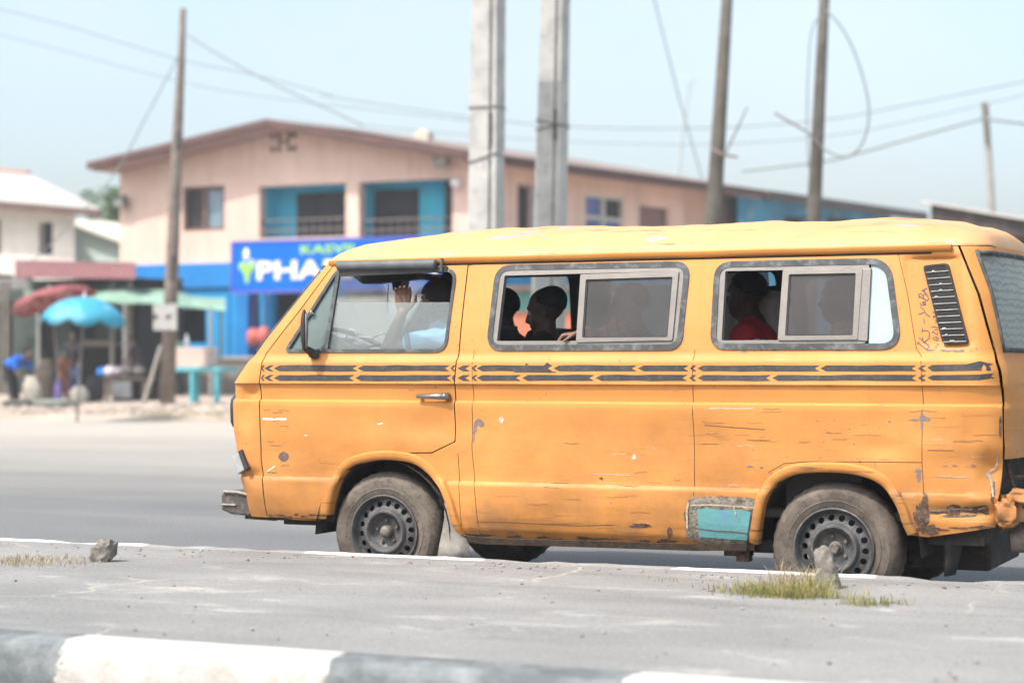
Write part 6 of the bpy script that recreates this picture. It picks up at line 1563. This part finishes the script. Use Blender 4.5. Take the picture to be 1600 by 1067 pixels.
mb = MB(); mb.tube([atY(1536,160,q-.15), atY(1541,225,q-.15)], .05, 6); mb.build('lashed_stick', M_WOOD, o)
q = 140; mb = MB(); mb.tube([(X(1055,q),q,.3), atY(1060,250,q), atY(1078,125,q)], [.2,.16,.12], 8); mb.bar(atY(1066,118,q), atY(1084,128,q), .3, .25); o = mb.build('street_lamp', worn('far_pale_metal', (.36,.43,.45), .1, 2, .7), org=(X(1055,q),q,.3)); tag(o, 'faint far street lamp rising above the long roof', 'street lamp')
# dark roofed shack at the right
YSk = 47.0; sk = root('shack', (X(1580,YSk),YSk,.42), 'shack with a dark weathered plank roof at the right edge', 'shack')
mb = MB(); a, b = atY(1455,318,YSk), atY(1760,372,YSk); c, d = b+Vector((.8,3.5,-.25)), a+Vector((.8,3.5,-.25)); th = Vector((0,0,.42))
mb.add([tuple(p) for p in (a,b,c,d)]+[tuple(p-th) for p in (a,b,c,d)], [(0,1,2,3),(7,6,5,4),(0,4,5,1),(1,5,6,2),(2,6,7,3),(3,7,4,0)]); mb.build('roof', worn('dark_plank_roof', (.05,.042,.040), .35, 1.5, .9, dirt=(.18,.155,.14), dirt_amt=.6), sk)
mb = MB(); mb.bar(a+Vector((-.2,-.05,.04)), b+Vector((0,-.05,.04)), .25, .05); mb.build('roof_sheet', M_ZINC, sk)
mb = MB(); mb.box(X(1472,YSk+.5), X(1740,YSk+.5), YSk+.6, YSk+3.4, .3, Z(1500,352,YSk+.5)); mb.build('wall', worn('dark_plank_wall', (.06,.052,.05), .3, 2, .9), sk)
# ------------------------------------------------------------------ people and clutter on the left verge
def standing(px, Y, hgt=1.68, bend=0.0, f=(1,0,0)):
    k = hgt/1.72; b = atY(px,600,Y); g = dz(b.x, Y); F_ = Vector(f).normalized(); S_ = F_.cross(Vector((0,0,1))).normalized(); O = Vector((b.x,Y,g))
    up = (Vector((0,0,1))*cos(bend)+F_*sin(bend)); J = {'face': (F_*cos(bend*.8)-Vector((0,0,1))*sin(bend*.8))}
    pel = O+Vector((0,0,.92*k))-F_*.25*sin(bend)*k; J['pelvis'] = pel; J['waist'] = pel+up*.16*k; J['chest'] = pel+up*.34*k; J['neck'] = pel+up*.55*k; J['head'] = pel+up*.70*k+F_*.03
    for q, s in (('L',-1),('R',1)):
        J['sh'+q] = J['neck']+S_*.18*s*k-up*.07*k; d = Vector((0,0,-1))*.8+F_*.25; J['el'+q] = J['sh'+q]+Vector((0,0,-.28*k))+S_*.04*s+F_*.05; J['wr'+q] = J['el'+q]+Vector((0,0,-.17*k))+F_*.19*k
        J['hip'+q] = pel+S_*.09*s*k-Vector((0,0,.04)); J['an'+q] = O+S_*.11*s*k+Vector((0,0,.085))+F_*.06*s; J['kn'+q] = J['hip'+q].lerp(J['an'+q],.5)+F_*.03
    return J, k
G2 = 'people at the roadside stalls'
def bg_person(px, Y, hgt, bend, f, label, shirt, trs, **kw):
    J, k = standing(px, Y, hgt, bend, f); return person(J, label, M_SKIN, shirt, trs, G2, k, .022, **kw), J
bg_person(24, 37.0, 1.72, 1.25, (1,-.2,0), 'person in a bright blue shirt bending over a pale sack at far left', m_cloth('bright_blue_cloth', (.02,.12,.50)), m_cloth('black_trousers', (.03,.028,.03)))
bg_person(116, 40.5, 1.70, .10, (.3,-1,0), 'person in washed blue jeans standing under the blue parasol', m_cloth('dark_grey_shirt', (.035,.032,.034)), m_cloth('blue_jeans', (.10,.16,.30)))
bg_person(212, 41.5, 1.62, .25, (-1,-.3,0), 'person in dark clothes leaning over the goods table left of the pole', m_cloth('dark_plum_cloth', (.05,.035,.04)), m_cloth('dark_cloth', (.035,.033,.035)))
bg_person(99, 40.2, 1.25, .5, (.6,-.6,0), 'stooping person in a rust brown wrap beside the blue parasol pole', m_cloth('rust_cloth', (.22,.09,.05)), m_cloth('rust_wrap', (.22,.09,.05)))
bg_person(278, 44.0, 1.65, 0, (-.4,-1,0), 'person in a mint top standing behind the utility pole', m_cloth('mint_cloth', (.28,.52,.46)), m_cloth('dark_cloth2', (.04,.04,.05)))
def sack(px, py0, py1, w, Y, mat, label, name='sack', cat='sack', lean=.1, group=None):
    b = atY(px, py1, Y); b.z = dz(b.x, Y); h = max(.15, Z(px, py0, Y)-b.z); mb = MB(); N = 14
    vs = []
    for j in range(8):
        t = j/7; r = w/2*(.85+.25*sin(t*pi))*(1 if t < .85 else .75)
        for k in range(N): a = 2*pi*k/N; m = 1+.15*noise.noise((cos(a)*1.5+px, sin(a)*1.5, t*3)); vs.append((b.x+lean*t*h+r*m*cos(a), Y+r*.7*m*sin(a), b.z+h*t-.02))
    mb.add(vs, [(j*N+k, j*N+(k+1)%N, (j+1)*N+(k+1)%N, (j+1)*N+k) for j in range(7) for k in range(N)]+[tuple(range(N)), tuple(7*N+k for k in range(N))])
    return tag(mb.build(name, mat, org=b, smooth=True), label, cat, group)
sack(54, 586, 628, .42, 36.6, worn('pale_sack', (.34,.315,.265), .15, 4, .9), 'pale woven sack held open by the bending person', lean=-.15)
sack(28, 622, 640, .75, 36.2, worn('black_bag', (.05,.055,.05), .3, 5, .6), 'flattened dark green bag lying at the edge of the verge', 'bag', 'bag', .1)
sack(86, 622, 634, 1.0, 36.2, worn('grey_green_tarp', (.17,.19,.17), .2, 4, .8), 'grey green tarpaulin heap beside the dark bag', 'tarpaulin', 'tarpaulin', 0)
sack(124, 602, 626, .45, 37.6, worn('grey_tub', (.30,.29,.26), .15, 5, .8), 'grey tub standing below the blue parasol', 'tub', 'tub', 0)
sack(92, 590, 624, .22, 38.2, worn('violet_can', (.14,.10,.34), .3, 9, .6), 'small violet and orange container left of the grey tub', 'container', 'container', 0)
sack(72, 560, 622, .55, 39.0, worn('dark_brown_bale', (.07,.055,.045), .3, 5, .9), 'dark brown bale standing behind the pale sack', 'bale', 'bale', 0)
sack(146, 588, 630, .50, 39.0, worn('charcoal_sack', (.045,.04,.04), .3, 5, .9), 'charcoal sack between the grey tub and the market stall', 'sack', 'sack', .05)
sack(238, 592, 634, .48, 40.4, worn('soot_brown_sack', (.09,.07,.058), .3, 5, .9), 'soot brown sack between the market stall and the utility pole', 'sack', 'sack', -.05)
sack(46, 470, 0, 0, 1, None, '') if False else None
# goods table: dark stall with things on it
ts = 39.6; st = root('market_stall', (X(190,ts),ts,dz(X(190,ts),ts)), 'dark wooden stall heaped with goods left of the utility pole', 'stall')
zs_ = Z(190,588,ts); mb = MB(); mb.box(X(160,ts), X(226,ts), ts, ts+.8, zs_-.10, zs_); mb.build('stall_top', worn('dark_stall_wood', (.085,.065,.055), .3, 4, .9), st)
for px, dy in ((163,.05),(190,.05),(222,.05),(165,.7),(220,.7)): x_ = X(px,ts); mb = MB(); mb.box(x_-.05, x_+.05, ts+dy, ts+dy+.08, .3, zs_-.1); mb.build('leg', worn('stall_leg', (.20,.16,.13), .3, 4, .9), st)
mb = MB(); mb.box(X(164,ts), X(224,ts), ts+.3, ts+.36, .42, zs_-.12); mb.build('skirt_board', worn('skirt_board_brown', (.075,.058,.05), .3, 4, .9), st)
for i, (px, py, w_, c_, lb) in enumerate(((157,577,.20,(.02,.20,.60),'bright blue bowl at the left end of the market stall'),(170,567,.24,(.62,.60,.66),'white cloth heap on the market stall'),(183,572,.22,(.34,.29,.34),'mauve bundle in the middle of the market stall'),(201,570,.26,(.10,.09,.09),'dark pot on the market stall'),(216,573,.24,(.15,.14,.13),'grey pot at the right end of the market stall'))):
    p = atY(px, py, ts+.3); r = w_*.62; mb = MB(); mb.ell((p.x, ts+.35, zs_+r*.75), (r*1.1, r, r*.8), 14, 9); mb.v = [(v[0],v[1],max(v[2], zs_+.003)) for v in mb.v]
    mb.lathe((p.x, ts+.35, zs_+r*1.3), [(r*.55,0),(r*.75,.05),(r*.68,.06),(r*.5,.01)], 14, 'z'); mb.v = [(v[0]+.02*noise.noise((v[0]*9,v[1]*9,v[2]*9)),v[1],v[2]) for v in mb.v]
    o = mb.build(('bowl','cloth_heap','bundle','pot','pot')[i], worn('goods_%d' % i, c_, .2, 8, .7), org=(p.x,ts+.35,zs_), smooth=True); tag(o, lb, ('bowl','cloth','bundle','pot','pot')[i], 'goods on the market stall')
x_ = X(190,ts-.1); mb = MB(); mb.box(x_-.26, x_+.26, ts-.12, ts-.02, zs_-.52, zs_-.14); o = mb.build('crate', worn('pale_crate', (.42,.43,.42), .2, 6, .8), bevel=.02); tag(o, 'pale crate hanging against the front of the market stall', 'crate')
# ------------------------------------------------------------------ stones and grass on the median
def stone(px, py, w_, h_, label, seed):
    b = atZ(px, py, HM); mb = MB(); mb.ell((0,0,0), (1,1,1), 36, 26); sg = lambda a: (abs(a)**.6)*(1 if a > 0 else -1); mb.v = [(b.x+sg(q[0])*w_*.42, b.y+sg(q[1])*w_*.40, HM+h_*.42+sg(q[2])*h_*.56) for q in mb.v]
    vs = []
    for v in mb.v:
        q = Vector(v); d = (q-Vector((b.x,b.y,HM+h_*.4))); n_ = noise.noise((v[0]*16+seed,v[1]*16,v[2]*13))*.42 + noise.noise((v[0]*38,v[1]*38+seed,v[2]*38))*.26
        q = Vector((b.x,b.y,HM+h_*.4))+d*(1+n_); q.x += .25*(q.z-HM)*sin(seed); vs.append((q.x, q.y, max(q.z, HM-.02)))
    mb.v = vs; t = NT('broken_concrete'); v = t.coord()
    c = t.ramp(t.noise(16, 6, .68, v), [(.28, (.09,.08,.068)), (.5, (.21,.195,.165)), (.75, (.33,.31,.27))])
    o = mb.build('stone', t.pbr(c, .95, 0, t.noise(40, 6, .7, v), .8, .01), org=(b.x,b.y,HM), smooth=True, auto=35); tag(o, label, 'stone')
stone(160, 877, .130, .122, 'squat broken concrete stub on the left of the median', 1.0)
stone(1297, 919, .120, .160, 'taller broken concrete stub in front of the rear wheel', 4.0)
def m_grass(name, a, b):
    t = NT(name); oi = t.noise(9, 3, .6); c = t.ramp(oi, [(.35, a), (.65, b)])
    p = t.n('ShaderNodeBsdfPrincipled'); t.l(c, p.inputs['Base Color']); p.inputs['Roughness'].default_value = .7
    tr = t.n('ShaderNodeBsdfTranslucent'); t.l(c, tr.inputs['Color']); m = t.n('ShaderNodeMixShader'); m.inputs[0].default_value = .35
    t.l(p.outputs[0], m.inputs[1]); t.l(tr.outputs[0], m.inputs[2]); t.l(m.outputs[0], t.out.inputs['Surface']); return t.m
M_GR = m_grass('dry_green_grass', (.20,.22,.05), (.36,.31,.13)); M_GR2 = m_grass('verge_grass', (.20,.24,.07), (.42,.38,.20)); M_STRAW = m_grass('straw_grass', (.34,.27,.17), (.46,.38,.26))
def tuft(mb, c, n, h, spread, rnd, sy=.6):
    for _ in range(n):
        x = c[0]+rnd.gauss(0, spread); y = c[1]+rnd.gauss(0, spread*sy); hh = h*rnd.uniform(.2,1.0)**1.3; a = rnd.uniform(0,2*pi); l = rnd.uniform(.2,1.5)*hh; w_ = rnd.uniform(.0010,.0024)*(1 if h < .2 else 4)
        px_, py_ = -sin(a)*w_, cos(a)*w_; z = c[2]; dx, dy = cos(a)*l, sin(a)*l
        mb.add([(x-px_,y-py_,z-.01),(x+px_,y+py_,z-.01),(x+dx*.35+px_,y+dy*.35+py_,z+hh*.6),(x+dx*.35-px_,y+dy*.35-py_,z+hh*.6),(x+dx,y+dy,z+hh)], [(0,1,2,3),(3,2,4)])
rnd = random.Random(9); mb = MB()
for px, py, n, h, s in ((1205,929,420,.065,.11),(1245,932,420,.085,.085),(1150,922,90,.03,.10),(1180,922,90,.05,.08),(1270,925,120,.10,.04),(1350,946,150,.05,.06),(1385,944,90,.05,.05),(1320,935,60,.06,.05),(1050,908,25,.02,.08)): tuft(mb, atZ(px,py,HM), n, h, s, rnd)
o = mb.build('grass', M_GR, org=tuple(atZ(1230,926,HM))); tag(o, 'green grass growing along a crack in the median around the right stub', 'grass', None, 'stuff')
mb = MB()
for px, py, n, h, s in ((1235,920,70,.13,.06),(1190,922,40,.08,.07),(1262,916,26,.12,.03)): tuft(mb, atZ(px,py,HM), n*2, h, s, rnd)
o = mb.build('grass', M_STRAW, org=tuple(atZ(1235,915,HM))); tag(o, 'dry straw coloured stalks standing in front of the rear tyre', 'dry grass', None, 'stuff')
mb = MB()
for px in range(-40, 130, 6): tuft(mb, atZ(px,879+random.uniform(-7,5),HM), int(rnd.uniform(5, 60)), rnd.uniform(.02,.06), .09, rnd)
o = mb.build('grass', M_STRAW, org=tuple(atZ(40,880,HM))); tag(o, 'dry grass strip on the median at the far left', 'dry grass', None, 'stuff')
mb = MB()
for px in range(-30, 120, 10): p = atZ(px,1064,.02); p.y = KN-.10-random.uniform(0,.08); p.z = .10; tuft(mb, (p.x, p.y, 0), 30, .13, .05, rnd)
o = mb.build('grass', M_GR2, org=(-4.3, KN-.1, 0)); tag(o, 'grass at the foot of the near kerb in the lower left corner', 'grass', None, 'stuff')
mb = MB()
for _ in range(130):
    px = rnd.choice([rnd.uniform(235,365), rnd.uniform(235,300), rnd.uniform(-20,60), rnd.uniform(140,365)]); Y = rnd.uniform(32.5,34.2) if px > 130 else rnd.uniform(32.6,33.2); x_ = X(px, Y, 640); tuft(mb, (x_, Y, dz(x_, Y)), 9, .15 if px > 225 else .09, .16, rnd)
o = mb.build('grass', M_GR2, org=(-20,33,.3)); tag(o, 'patchy grass along the far edge of the road', 'grass', None, 'stuff')
# grit on the median
rnd = random.Random(5); mb = MB()
for _ in range(420):
    y_ = rnd.choice([KF-.16-abs(rnd.gauss(0,.18)), rnd.uniform(KN+.3, KF-.2)]); x_ = rnd.uniform(-8.5, -.8); s = rnd.uniform(.003, .011); mb.ell((x_, y_, HM+s*.3), (s, s*.8, s*.6), 6, 4)
o = mb.build('grit', worn('grit_grey', (.24,.225,.20), .5, 5, .95), org=(-5,7.5,HM)); tag(o, 'loose grit scattered over the concrete median', 'grit', None, 'stuff')
# litter on the verge
rnd = random.Random(21); mb = MB()
for _ in range(260):
    px = rnd.uniform(-20,370); Y = rnd.uniform(33.5,37.5); x_ = X(px,Y,630); s = rnd.uniform(.03,.10); mb.ell((x_,Y,dz(x_,Y)+s*.2),(s,s*.8,s*.45),6,4)
o = mb.build('rubble', worn('rubble_grey', (.32,.28,.24), .4, 3, .95), org=(-18,35,.3)); tag(o, 'small rubble and litter scattered over the far verge', 'rubble', None, 'stuff')
# ------------------------------------------------------------------ haze volume added to lift the dark tones
hz_ = NT('haze'); pv = hz_.n('ShaderNodeVolumePrincipled'); pv.inputs['Color'].default_value = (.93,.97,1,1); pv.inputs['Density'].default_value = .0013; pv.inputs['Anisotropy'].default_value = .2
hz_.l(pv.outputs[0], hz_.out.inputs['Volume'])
mb = MB(); mb.box(-950, 950, -60, 1550, -1.2, 24); o = mb.build('haze', hz_.m, org=(0,0,-1.2)); o['kind'] = 'stuff'; tag(o, 'pale haze added over the road and houses to lift their dark tones', 'haze')
